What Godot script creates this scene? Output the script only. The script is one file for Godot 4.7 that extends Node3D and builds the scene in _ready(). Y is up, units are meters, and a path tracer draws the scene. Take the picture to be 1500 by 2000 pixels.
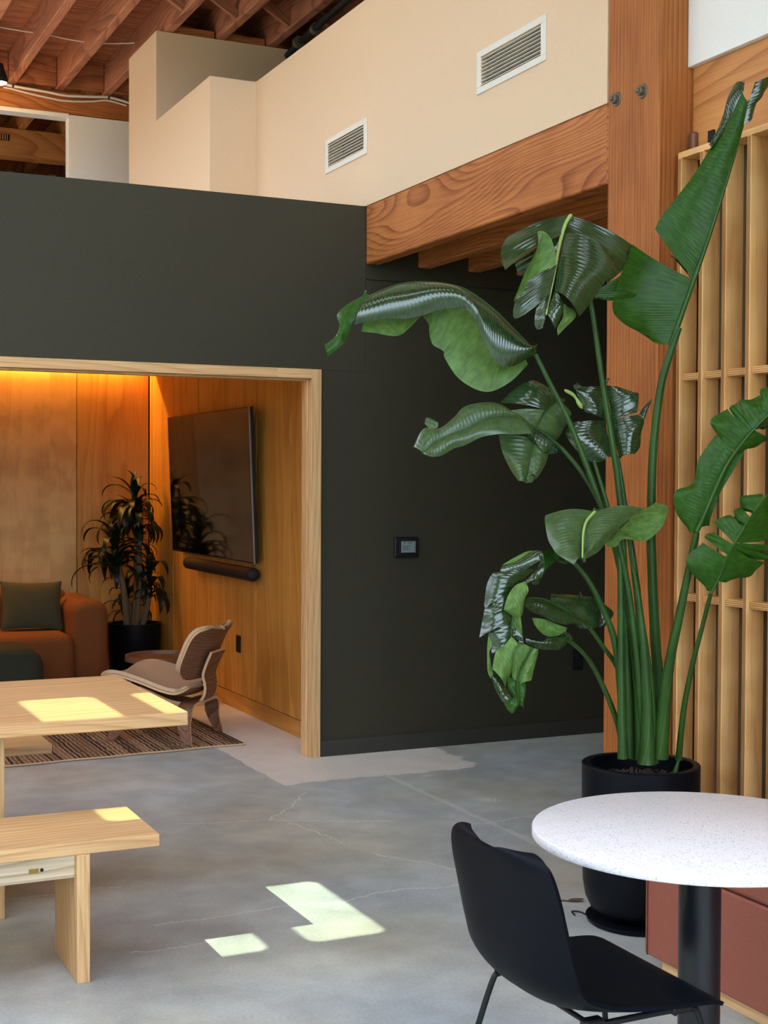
extends Node3D

# ---------------------------------------------------------------- camera, light
const EXPOSURE := 1.0
# x, z, width, length of the long roof lights
const ROOF_LIGHTS := [[-5.0, -0.8, 2.65, 8.0], [-1.9, 5.2, 4.2, 0.7], [-3.6, -5.0, 4.3, 4.1]]
const MONITOR := [-0.4, -0.4, 3.7, 3.6]
const SUN_DIR := Vector3(0.51, -1.0, 0.384)

var M := {}
var used := {}
var rng := RandomNumberGenerator.new()

class MB:
	var v := PackedVector3Array()
	var n := PackedVector3Array()
	var t := PackedVector2Array()
	var c := PackedColorArray()
	var col := Color(1, 1, 1)
	func tri(a, b, d, na, nb, nd, ta = Vector2.ZERO, tb = Vector2.ZERO, td = Vector2.ZERO):
		if (d - a).cross(b - a).dot(na + nb + nd) < 0.0:
			var s = b; b = d; d = s
			s = nb; nb = nd; nd = s
			s = tb; tb = td; td = s
		v.append(a); v.append(b); v.append(d)
		n.append(na); n.append(nb); n.append(nd)
		t.append(ta); t.append(tb); t.append(td)
		c.append(col); c.append(col); c.append(col)
	func flat(a, b, d, ta, tb, td, out: Vector3):
		var g: Vector3 = (d - a).cross(b - a)
		if g.length() < 1e-12:
			return
		g = g.normalized()
		if g.dot(out) < 0.0:
			g = -g
		tri(a, b, d, g, g, g, ta, tb, td)
	func flat4(a, b, d, e, out: Vector3, ta = Vector2.ZERO, tb = Vector2(1, 0), td = Vector2(1, 1), te = Vector2(0, 1)):
		flat(a, b, d, ta, tb, td, out)
		flat(a, d, e, ta, td, te, out)
	# a box with chamfered edges; g is the axis the grain runs along; uv in metres
	func box(at: Vector3, size: Vector3, bev := 0.003, g := 1, off := Vector2.ZERO, basis := Basis.IDENTITY):
		var h := size * 0.5
		bev = minf(bev, minf(h.x, minf(h.y, h.z)) * 0.45)
		var ii := h - Vector3(bev, bev, bev)
		for ax in 3:
			var b1 := (ax + 1) % 3
			var b2 := (ax + 2) % 3
			var ua := b1
			var va := b2
			if g == b1:
				ua = b2; va = b1
			for s in [-1.0, 1.0]:
				var nn := Vector3.ZERO
				nn[ax] = s
				var P := []
				var T := []
				for q in [[-1, -1], [1, -1], [1, 1], [-1, 1]]:
					var p := Vector3.ZERO
					p[ax] = s * h[ax]
					p[b1] = q[0] * ii[b1]
					p[b2] = q[1] * ii[b2]
					T.append(Vector2(p[ua] + h[ua], p[va] + h[va]) + off)
					P.append(basis * p + at)
				flat4(P[0], P[1], P[2], P[3], basis * nn, T[0], T[1], T[2], T[3])
		if bev <= 0.0:
			return
		for ax in 3:
			var b1 := (ax + 1) % 3
			var b2 := (ax + 2) % 3
			for s1 in [-1.0, 1.0]:
				for s2 in [-1.0, 1.0]:
					var P := []
					var T := []
					for q in [[-1, 0], [1, 0], [1, 1], [-1, 1]]:
						var p := Vector3.ZERO
						p[ax] = q[0] * ii[ax]
						p[b1] = s1 * (h[b1] if q[1] == 0 else ii[b1])
						p[b2] = s2 * (ii[b2] if q[1] == 0 else h[b2])
						var l := Vector2(q[1] * bev, p[ax] + h[ax]) if ax == g else Vector2(p[ax] + h[ax], q[1] * bev)
						T.append(l + off)
						P.append(basis * p + at)
					var o := Vector3.ZERO
					o[b1] = s1; o[b2] = s2
					flat4(P[0], P[1], P[2], P[3], basis * o, T[0], T[1], T[2], T[3])
		for sx in [-1.0, 1.0]:
			for sy in [-1.0, 1.0]:
				for sz in [-1.0, 1.0]:
					var s := Vector3(sx, sy, sz)
					flat(basis * (s * Vector3(h.x, ii.y, ii.z)) + at, basis * (s * Vector3(ii.x, h.y, ii.z)) + at, basis * (s * Vector3(ii.x, ii.y, h.z)) + at, off, off, off, basis * s)
	func span(a: Vector3, b: Vector3, bev := 0.003, g := 1, off := Vector2.ZERO):
		box((a + b) * 0.5, (b - a).abs(), bev, g, off)
	# grid of points, smooth; G[i][j]
	func grid(G: Array, wrap_j := false, flip := false, uvs = null):
		var ni := G.size()
		var nj: int = G[0].size()
		var N := []
		for i in ni:
			var row := []
			for j in nj:
				var a: Vector3 = G[mini(i + 1, ni - 1)][j] - G[maxi(i - 1, 0)][j]
				var j1 := j + 1
				var j0 := j - 1
				if wrap_j:
					j1 = 1 if j == nj - 1 else j1
					j0 = nj - 2 if j == 0 else j0
				else:
					j1 = mini(j1, nj - 1); j0 = maxi(j0, 0)
				var b: Vector3 = G[i][j1] - G[i][j0]
				var g := a.cross(b)
				if g.length() < 1e-10:
					g = Vector3.UP
				row.append(-g.normalized() if flip else g.normalized())
			N.append(row)
		for i in ni - 1:
			for j in nj - 1:
				var q := [[i, j], [i + 1, j], [i + 1, j + 1], [i, j + 1]]
				var T := []
				for k in q:
					T.append(uvs[k[0]][k[1]] if uvs else Vector2(float(k[0]) / (ni - 1), float(k[1]) / (nj - 1)))
				for w in [[0, 1, 2], [0, 2, 3]]:
					var a = q[w[0]]; var b = q[w[1]]; var d = q[w[2]]
					tri(G[a[0]][a[1]], G[b[0]][b[1]], G[d[0]][d[1]], N[a[0]][a[1]], N[b[0]][b[1]], N[d[0]][d[1]], T[w[0]], T[w[1]], T[w[2]])
		return N
	# closed slab: the grid, its copy moved by thick against its normals, and a rim
	func slab(G: Array, thick: float, flip := false, rim: MB = null):
		var N = grid(G, false, flip)
		var ni := G.size()
		var nj: int = G[0].size()
		var H := []
		for i in ni:
			var row := []
			for j in nj:
				row.append(G[i][j] - N[i][j] * thick)
			H.append(row)
		grid(H, false, not flip)
		var loop := []
		for j in nj: loop.append([0, j])
		for i in range(1, ni): loop.append([i, nj - 1])
		for j in range(nj - 2, -1, -1): loop.append([ni - 1, j])
		for i in range(ni - 2, -1, -1): loop.append([i, 0])
		var mid: Vector3 = G[ni / 2][nj / 2]
		for k in loop.size() - 1:
			var a = loop[k]; var b = loop[k + 1]
			var pa: Vector3 = G[a[0]][a[1]]
			(rim if rim else self).flat4(pa, G[b[0]][b[1]], H[b[0]][b[1]], H[a[0]][a[1]], pa - mid)
	func tube(P: Array, R: Array, seg := 10, caps := true, sx := 1.0):
		var G := []
		var up := Vector3.UP
		var last := Vector3.ZERO
		var L := 0.0
		var U := []
		for i in P.size():
			var d: Vector3 = (P[mini(i + 1, P.size() - 1)] - P[maxi(i - 1, 0)]).normalized()
			var x := last
			if i == 0:
				x = d.cross(up) if absf(d.dot(up)) < 0.95 else d.cross(Vector3.RIGHT)
			x = (x - d * x.dot(d)).normalized()
			last = x
			var y := d.cross(x)
			if i > 0:
				L += (P[i] - P[i - 1]).length()
			var row := []
			var ur := []
			for j in seg + 1:
				var a := TAU * j / seg
				row.append(P[i] + (x * cos(a) * sx + y * sin(a)) * R[i])
				ur.append(Vector2(TAU * R[i] * j / seg, L))
			G.append(row)
			U.append(ur)
		# outward normals: test the first ring
		var g: Vector3 = (G[1][0] - G[0][0]).cross(G[0][1] - G[0][0])
		grid(G, true, g.dot(G[0][0] - P[0]) < 0.0, U)
		if caps:
			for e in [0, P.size() - 1]:
				var o: Vector3 = (P[0] - P[1]) if e == 0 else (P[e] - P[e - 1])
				for j in seg:
					flat(P[e], G[e][j], G[e][j + 1], Vector2.ZERO, Vector2(0, .01), Vector2(.01, 0), o)
	# profile of Vector2(radius, y); sharp corners are doubled points
	func lathe(prof: Array, seg := 40, at := Vector3.ZERO):
		for i in prof.size() - 1:
			var a: Vector2 = prof[i]
			var b: Vector2 = prof[i + 1]
			if a.distance_to(b) < 1e-6:
				continue
			var na := _pn(prof, i, 1)
			var nb := _pn(prof, i + 1, -1)
			for j in seg:
				var p := TAU * j / seg
				var q := TAU * (j + 1) / seg
				var dp := Vector3(cos(p), 0, sin(p))
				var dq := Vector3(cos(q), 0, sin(q))
				var A := at + dp * a.x + Vector3.UP * a.y
				var B := at + dq * a.x + Vector3.UP * a.y
				var C := at + dq * b.x + Vector3.UP * b.y
				var D := at + dp * b.x + Vector3.UP * b.y
				var ua := Vector2(p, a.y); var ub := Vector2(q, a.y); var uc := Vector2(q, b.y); var ud := Vector2(p, b.y)
				if a.x > 1e-6:
					tri(A, B, C, dp * na.x + Vector3.UP * na.y, dq * na.x + Vector3.UP * na.y, dq * nb.x + Vector3.UP * nb.y, ua, ub, uc)
				if b.x > 1e-6:
					tri(A, C, D, dp * na.x + Vector3.UP * na.y, dq * nb.x + Vector3.UP * nb.y, dp * nb.x + Vector3.UP * nb.y, ua, uc, ud)
	func _pn(prof: Array, i: int, way: int) -> Vector2:
		# normal at a profile point: averaged unless the neighbour on the other side is the same point
		var d := Vector2.ZERO
		var s1: Vector2 = (prof[i + way] - prof[i]) * way
		d += s1.normalized()
		var k := i - way
		if k >= 0 and k < prof.size() and prof[k].distance_to(prof[i]) > 1e-6:
			d += ((prof[i] - prof[k]) * way).normalized()
		d = d.normalized()
		return Vector2(d.y, -d.x)
	# rounded box, n steps per edge
	func rbox(at: Vector3, size: Vector3, r: float, k := 5, puff := Vector3.ZERO):
		var h := size * 0.5
		var inn := Vector3(maxf(h.x - r, 0), maxf(h.y - r, 0), maxf(h.z - r, 0))
		for ax in 3:
			var b1 := (ax + 1) % 3
			var b2 := (ax + 2) % 3
			for s in [-1.0, 1.0]:
				var G := []
				var NN := []
				for a in _steps(h[b1], r, k):
					var row := []
					var nr := []
					for b in _steps(h[b2], r, k):
						var p := Vector3.ZERO
						p[ax] = s * h[ax]; p[b1] = a; p[b2] = b
						var core := Vector3(clampf(p.x, -inn.x, inn.x), clampf(p.y, -inn.y, inn.y), clampf(p.z, -inn.z, inn.z))
						var d := (p - core)
						var nn := d.normalized()
						var w := core + nn * r
						var bul := Vector3.ONE
						for e in 3:
							var f := 1.0
							for o in 3:
								if o != e:
									f *= 1.0 - pow(w[o] / h[o], 2.0)
							bul[e] += puff[e] * f
						row.append(at + w * bul)
						nr.append(nn)
					G.append(row)
					NN.append(nr)
				for i in G.size() - 1:
					for j in G[0].size() - 1:
						var q := [[i, j], [i + 1, j], [i + 1, j + 1], [i, j + 1]]
						for w in [[0, 1, 2], [0, 2, 3]]:
							var A = q[w[0]]; var B = q[w[1]]; var D = q[w[2]]
							var T := []
							for z in [A, B, D]:
								var pt: Vector3 = G[z[0]][z[1]]
								T.append(Vector2(pt[b1] , pt[b2]))
							tri(G[A[0]][A[1]], G[B[0]][B[1]], G[D[0]][D[1]], NN[A[0]][A[1]], NN[B[0]][B[1]], NN[D[0]][D[1]], T[0], T[1], T[2])
	func _steps(h: float, r: float, k: int) -> Array:
		var o := []
		for i in k + 1:
			o.append(-h + r * (1.0 - cos(PI * 0.5 * i / k)) * 0.999)
		var m := 6
		for i in range(1, m):
			o.append(lerpf(-h + r, h - r, float(i) / m))
		for i in range(k, -1, -1):
			o.append(h - r * (1.0 - cos(PI * 0.5 * i / k)) * 0.999)
		return o
	func make() -> ArrayMesh:
		var a := []
		a.resize(Mesh.ARRAY_MAX)
		a[Mesh.ARRAY_VERTEX] = v
		a[Mesh.ARRAY_NORMAL] = n
		a[Mesh.ARRAY_TEX_UV] = t
		a[Mesh.ARRAY_COLOR] = c
		var m := ArrayMesh.new()
		m.add_surface_from_arrays(Mesh.PRIMITIVE_TRIANGLES, a)
		return m

# ---------------------------------------------------------------- naming
func numbered(called: String) -> String:
	var k: int = used.get(called, -1) + 1
	used[called] = k
	return called if k == 0 else "%s_%03d" % [called, k]

func thing(called: String, label: String, category: String, group := "", at := Vector3.ZERO) -> Node3D:
	var o := Node3D.new()
	o.name = numbered(called)
	o.position = at
	add_child(o)
	tag(o, label, category, group)
	return o

func tag(o: Node3D, label: String, category: String, group := ""):
	o.set_meta("label", label)
	o.set_meta("category", category)
	if group:
		o.set_meta("group", group)

func part(called: String, mb: MB, m: Material, parent: Node3D, label := "") -> MeshInstance3D:
	return inst(called, mb.make(), m, parent, label)

func inst(called: String, mesh: Mesh, m: Material, parent: Node3D, label := "") -> MeshInstance3D:
	var o := MeshInstance3D.new()
	o.mesh = mesh
	o.material_override = m
	o.name = numbered(called) if parent == self else called
	parent.add_child(o, true)
	if label:
		o.set_meta("label", label)
	return o

func struct(called: String, label := "") -> Node3D:
	var o := Node3D.new()
	o.name = called
	o.set_meta("kind", "structure")
	if label:
		o.set_meta("label", label)
	add_child(o)
	return o

func rbx(a: Vector3, b: Vector3, g := 1, bev := 0.003) -> MB:
	# a board between two corners, with its grain taken from its own place in the wood texture
	var m := MB.new()
	var d := (b - a).abs()
	var across := maxf(d[(g + 1) % 3], d[(g + 2) % 3])
	m.span(a, b, bev, g, Vector2(rng.randf() * maxf(0.0, 1.0 - across), rng.randf() * maxf(0.0, 4.0 - d[g])))
	return m

func V(a: Array) -> Array:
	var o := []
	for i in a.size() / 3:
		o.append(Vector3(a[3 * i], a[3 * i + 1], a[3 * i + 2]))
	return o

func smooth(P: Array, n: int) -> Array:
	# n points along a Catmull-Rom curve through P, evenly by index
	var o := []
	var k := P.size()
	for i in n:
		var f := float(i) / (n - 1) * (k - 1)
		var s := mini(int(f), k - 2)
		var t := f - s
		var p0: Vector3 = P[maxi(s - 1, 0)]
		var p1: Vector3 = P[s]
		var p2: Vector3 = P[s + 1]
		var p3: Vector3 = P[mini(s + 2, k - 1)]
		o.append(0.5 * ((2.0 * p1) + (p2 - p0) * t + (2.0 * p0 - 5.0 * p1 + 4.0 * p2 - p3) * t * t + (3.0 * p1 - p0 - 3.0 * p2 + p3) * t * t * t))
	return o

# ---------------------------------------------------------------- materials
func noise(seed_: int, freq := 1.0, oct := 3) -> FastNoiseLite:
	var f := FastNoiseLite.new()
	f.seed = seed_
	f.noise_type = FastNoiseLite.TYPE_SIMPLEX_SMOOTH
	f.frequency = freq
	f.fractal_octaves = oct
	return f

func img_tex(w: int, h: int, data: PackedByteArray) -> ImageTexture:
	return ImageTexture.create_from_image(Image.create_from_data(w, h, false, Image.FORMAT_RGB8, data))

# a sheet of wood one metre across and four along the grain
func wood_tex(seed_: int, light: Color, dark: Color, rings: float, warp: float, contrast: float, streak: float, blotch := 0.0, w := 512, h := 1024) -> ImageTexture:
	var n1 := noise(seed_, 1.0, 2)
	var n2 := noise(seed_ + 1, 1.0, 2)
	var n3 := noise(seed_ + 2, 1.0, 2)
	var d := PackedByteArray()
	d.resize(w * h * 3)
	var k := 0
	for j in h:
		var y := 4.0 * j / h
		for i in w:
			var x := float(i) / w
			var r := x * rings + warp * n1.get_noise_2d(x * 1.7, y * 0.38)
			var s := r - floorf(r)
			s = s * s * s if s < 0.93 else (1.0 - s) / 0.07 * 0.8
			var f := contrast * s + streak * n2.get_noise_2d(x * 90.0, y * 2.2) + 0.16 * n3.get_noise_2d(x * 3.0, y * 0.5)
			if blotch > 0.0:
				f += blotch * n3.get_noise_2d(x * 1.6 + 9.0 + 0.35 * n1.get_noise_2d(x * 6.0, y * 4.0), y * 3.6)
			f = clampf(f + 0.12, 0.0, 1.0)
			d[k] = int(255.0 * lerpf(light.r, dark.r, f))
			d[k + 1] = int(255.0 * lerpf(light.g, dark.g, f))
			d[k + 2] = int(255.0 * lerpf(light.b, dark.b, f))
			k += 3
	return img_tex(w, h, d)

func wood_mat(tex: ImageTexture, rough := 0.55, spec := 0.4) -> StandardMaterial3D:
	var m := StandardMaterial3D.new()
	m.albedo_texture = tex
	m.uv1_scale = Vector3(1, 0.25, 1)
	m.roughness = rough
	m.metallic_specular = spec
	return m

func plain(c: Color, rough := 0.8, spec := 0.4, metal := 0.0) -> StandardMaterial3D:
	var m := StandardMaterial3D.new()
	m.albedo_color = c
	m.roughness = rough
	m.metallic_specular = spec
	m.metallic = metal
	return m

func speckled(c: Color, amount: float, scale: float, rough := 0.85, seed_ := 3, spec := 0.4) -> StandardMaterial3D:
	# paint, cloth or plaster: one colour with a fine grain, mapped in metres
	var m := plain(Color(1, 1, 1), rough, spec)
	var f := noise(seed_, 1.0, 3)
	var w := 256
	var d := PackedByteArray()
	d.resize(w * w * 3)
	var k := 0
	for j in w:
		for i in w:
			# wraps round: noise on a torus
			var a := TAU * i / w
			var b := TAU * j / w
			var g := f.get_noise_3d(cos(a) * 9.0 + cos(b) * 6.0, sin(a) * 9.0, sin(b) * 9.0 + cos(b) * 3.0)
			var e := 1.0 + amount * (g * 1.6 + rng.randf_range(-0.5, 0.5))
			d[k] = int(clampf(c.r * e, 0, 1) * 255.0)
			d[k + 1] = int(clampf(c.g * e, 0, 1) * 255.0)
			d[k + 2] = int(clampf(c.b * e, 0, 1) * 255.0)
			k += 3
	m.albedo_texture = img_tex(w, w, d)
	m.uv1_triplanar = true
	m.uv1_world_triplanar = true
	m.uv1_scale = Vector3.ONE * scale
	return m

func c8(r: int, g: int, b: int) -> Color:
	return Color(r / 255.0, g / 255.0, b / 255.0)

func materials():
	M.fir = wood_mat(wood_tex(11, c8(192, 122, 66), c8(116, 56, 22), 30.0, 7.5, 0.7, 0.25, 0.1), 0.6)
	M.fir_post = wood_mat(wood_tex(14, c8(176, 108, 52), c8(118, 60, 22), 46.0, 2.6, 0.5, 0.3, 0.12), 0.6)
	M.joist = wood_mat(wood_tex(17, c8(180, 120, 88), c8(106, 60, 42), 22.0, 5.5, 0.6, 0.25, 0.1), 0.7)
	M.deck = wood_mat(wood_tex(21, c8(168, 104, 68), c8(96, 50, 32), 9.0, 2.5, 0.6, 0.3, 0.3), 0.75)
	M.glulam = wood_mat(wood_tex(25, c8(205, 142, 80), c8(150, 88, 42), 11.0, 3.0, 0.7, 0.2), 0.55)
	M.ply = wood_mat(wood_tex(31, c8(208, 150, 70), c8(158, 98, 34), 5.0, 2.2, 0.45, 0.22, 0.12), 0.5)
	M.ply_figure = wood_mat(wood_tex(37, c8(218, 172, 106), c8(164, 116, 58), 2.0, 1.2, 0.2, 0.12, 0.3), 0.45)
	M.birch = wood_mat(wood_tex(41, c8(234, 186, 120), c8(190, 132, 70), 3.0, 2.4, 0.35, 0.2, 0.35), 0.5)
	M.oak = wood_mat(wood_tex(51, c8(222, 182, 130), c8(176, 128, 80), 22.0, 3.2, 0.5, 0.35), 0.5)
	M.oak_figure = wood_mat(wood_tex(55, c8(214, 196, 166), c8(150, 130, 102), 20.0, 6.5, 0.85, 0.2), 0.55)
	M.walnut = wood_mat(wood_tex(61, c8(132, 92, 66), c8(72, 44, 30), 24.0, 2.5, 0.7, 0.35), 0.45)
	M.ply_edge = wood_mat(wood_tex(65, c8(214, 164, 110), c8(150, 100, 60), 120.0, 0.3, 0.6, 0.2), 0.6)
	M.white = speckled(c8(225, 196, 161), 0.012, 1.5, 0.9, 5)
	M.white_right = speckled(c8(232, 229, 220), 0.012, 1.5, 0.9, 6)
	M.green = speckled(c8(56, 53, 39), 0.05, 1.2, 0.62, 7)
	M.green_base = speckled(c8(58, 58, 52), 0.03, 1.2, 0.55, 8)
	M.black = plain(c8(20, 20, 22), 0.45)
	M.matt_black = plain(c8(24, 25, 28), 0.6)
	M.pot = speckled(c8(9, 13, 20), 0.06, 2.0, 0.42, 9, 0.27)
	M.shell = speckled(c8(9, 13, 22), 0.05, 6.0, 0.5, 10, 0.22)
	M.steel_black = plain(c8(20, 24, 30), 0.35, 0.5)
	M.cavity = plain(c8(14, 13, 12), 0.95)
	M.soil = speckled(c8(34, 27, 22), 0.5, 6.0, 0.8, 12)
	M.terracotta = speckled(c8(122, 72, 37), 0.1, 5.0, 0.95, 13)
	M.olive_cloth = speckled(c8(74, 70, 48), 0.12, 5.0, 0.95, 14)
	M.pouf_cloth = speckled(c8(50, 53, 40), 0.12, 5.0, 0.95, 15)
	M.leather = speckled(c8(146, 84, 66), 0.05, 3.0, 0.55, 16)
	M.felt = speckled(c8(198, 168, 134), 0.06, 6.0, 0.9, 17)
	M.grille = plain(c8(226, 220, 206), 0.5)
	M.brass = plain(c8(150, 124, 60), 0.35, 0.5, 0.9)
	M.iron = speckled(c8(118, 108, 92), 0.15, 8.0, 0.5, 18)
	M.iron.metallic = 0.6
	M.cable = plain(c8(214, 206, 198), 0.5)
	M.screen_glass = plain(c8(14, 13, 13), 0.06, 0.5)
	M.silver = plain(c8(150, 146, 140), 0.35, 0.5, 0.8)
	M.display = plain(c8(120, 134, 132), 0.25, 0.5)
	M.display.emission_enabled = true
	M.display.emission = c8(110, 126, 124)
	M.display.emission_energy_multiplier = 0.05
	M.ink = plain(c8(52, 62, 62), 0.5)
	M.stem = leaf_mat(c8(44, 74, 28), 0.36, 71, 0.32)
	M.rib = plain(c8(150, 178, 96), 0.4)
	M.leaf_dark = leaf_mat(c8(33, 58, 26), 0.19, 72, 0.62)
	M.leaf_under = leaf_mat(c8(86, 118, 56), 0.4, 73, 0.3)
	M.leaf_mid = leaf_mat(c8(40, 76, 19), 0.34, 74, 0.3)
	M.leaf_sage = leaf_mat(c8(60, 84, 44), 0.3, 75, 0.5)
	M.dracaena = plain(c8(17, 29, 12), 0.42, 0.4)
	M.cane = speckled(c8(104, 84, 60), 0.2, 4.0, 0.9, 19)
	M.ply_dark = plain(c8(132, 84, 44), 0.8)
	M.screen_back = plain(c8(92, 78, 52), 0.9)
	M.edge = plain(c8(206, 164, 124), 0.6)
	M.loft_board = speckled(c8(216, 198, 182), 0.05, 1.0, 0.9, 23)
	M.walnut_top = plain(c8(120, 84, 60), 0.35)
	M.oak_leg = M.oak
	M.leather_dark = plain(c8(92, 44, 38), 0.6)
	M.bark = speckled(c8(64, 50, 40), 0.6, 30.0, 0.6, 20)
	M.grille_dark = plain(c8(120, 116, 104), 0.6)
	M.dry = speckled(c8(96, 74, 56), 0.3, 20.0, 0.8, 22)
	M.led = plain(c8(255, 190, 110), 0.6)
	M.led.emission_enabled = true
	M.led.emission = c8(255, 190, 110)
	M.led.emission_energy_multiplier = 3.0
	M.bulb = plain(c8(255, 250, 230), 0.4)
	M.bulb.emission_enabled = true
	M.bulb.emission = c8(255, 248, 214)
	M.bulb.emission_energy_multiplier = 6.0
	M.terrazzo = terrazzo()
	M.rug = rug_mat()
	M.glass = plain(Color(0.9, 0.97, 0.93, 0.06), 0.0, 0.5)
	M.glass.transparency = BaseMaterial3D.TRANSPARENCY_ALPHA

func leaf_mat(c: Color, rough: float, seed_: int, spec := 0.5) -> StandardMaterial3D:
	# u runs along the leaf, v from the midrib to the edge; the veins follow v
	var m := plain(Color(1, 1, 1), rough, spec)
	var f := noise(seed_, 1.0, 3)
	var w := 512
	var h := 64
	var d := PackedByteArray()
	d.resize(w * h * 3)
	var k := 0
	for j in h:
		for i in w:
			var e := 1.0 + 0.22 * f.get_noise_2d(i * 0.35, j * 0.03) + 0.2 * f.get_noise_2d(i * 0.012 + 40.0, j * 0.05)
			var vein := 0.0
			if i % 32 == 0 or i % 32 == 1:
				vein = 0.16
			d[k] = int(clampf(lerpf(c.r * e, 0.62, vein), 0, 1) * 255.0)
			d[k + 1] = int(clampf(lerpf(c.g * e, 0.72, vein), 0, 1) * 255.0)
			d[k + 2] = int(clampf(lerpf(c.b * e, 0.42, vein), 0, 1) * 255.0)
			k += 3
	m.albedo_texture = img_tex(w, h, d)
	m.backlight_enabled = true
	m.backlight = Color(0.14, 0.2, 0.05)
	m.cull_mode = BaseMaterial3D.CULL_DISABLED
	return m

func terrazzo() -> StandardMaterial3D:
	var w := 1024
	var im := Image.create(w, w, false, Image.FORMAT_RGB8)
	im.fill(c8(243, 242, 242))
	for k in 11000:
		var g := rng.randf_range(0.4, 0.8)
		im.fill_rect(Rect2i(rng.randi_range(0, w - 4), rng.randi_range(0, w - 4), rng.randi_range(1, 3), rng.randi_range(1, 3)), Color(g, g * 0.99, g * 1.02))
	var m := plain(Color(1, 1, 1), 0.3, 0.45)
	m.albedo_texture = ImageTexture.create_from_image(im)
	m.uv1_triplanar = true
	m.uv1_world_triplanar = true
	m.uv1_scale = Vector3.ONE * 1.1
	return m

func rug_mat() -> StandardMaterial3D:
	# uv in metres: u across the stripes, v along them
	var w := 1024
	var h := 512
	var d := PackedByteArray()
	d.resize(w * h * 3)
	var f := noise(81, 1.0, 3)
	var cols := []
	for s in 73:
		cols.append([c8(118, 92, 66), c8(92, 68, 48), c8(142, 112, 82), c8(70, 50, 36)][rng.randi_range(0, 3)])
	var k := 0
	for j in h:
		for i in w:
			var p := i + f.get_noise_2d(i * 0.004, j * 0.03) * 4.0 + f.get_noise_2d(i * 0.02, j * 0.4) * 2.5
			var q := int(floorf(p / 14.0))
			var c: Color = c8(196, 172, 138) if p - q * 14.0 < 3.2 else cols[posmod(q, 73)]
			var e := 1.0 + 0.5 * f.get_noise_2d(i * 0.5, j * 0.12) + rng.randf_range(-0.06, 0.06)
			d[k] = int(clampf(c.r * e, 0, 1) * 255.0)
			d[k + 1] = int(clampf(c.g * e, 0, 1) * 255.0)
			d[k + 2] = int(clampf(c.b * e, 0, 1) * 255.0)
			k += 3
	var m := plain(Color(1, 1, 1), 0.95)
	m.albedo_texture = img_tex(w, h, d)
	m.uv1_scale = Vector3(0.5, 0.5, 1)
	return m

# ---------------------------------------------------------------- the floor: polished, patched and cracked concrete
const CRACKS := [
	[2.03, 2.67, 2.09, 2.59, 2.2, 2.55, 2.27, 2.55, 2.39, 2.54, 2.46, 2.56, 2.56, 2.59, 2.68, 2.54],
	[3.21, 1.75, 3.29, 1.74, 3.4, 1.72, 3.53, 1.71], [2.34, 1.36, 2.39, 1.52, 2.41, 1.65, 2.43, 1.81],
	[2.66, 0.83, 2.57, 0.93, 2.51, 1.03, 2.43, 1.12, 2.27, 1.3], [2.49, 2.01, 2.52, 2.1, 2.62, 2.22, 2.68, 2.37, 2.72, 2.46],
	[3.01, 1.62, 3.06, 1.7, 3.1, 1.75, 3.21, 1.75], [2.63, 1.49, 2.73, 1.49, 2.81, 1.55], [0.94, 2.03, 1.16, 2.04, 1.28, 2.04, 1.39, 2.05],
	[1.21, 2.82, 1.38, 2.83, 1.5, 2.81], [1.37, 2.57, 1.52, 2.57, 1.66, 2.57, 1.77, 2.55, 1.98, 2.55, 2.09, 2.6],
	[1.86, 1.18, 2.06, 1.24, 2.27, 1.28, 2.51, 1.41, 2.79, 1.54]]

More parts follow.
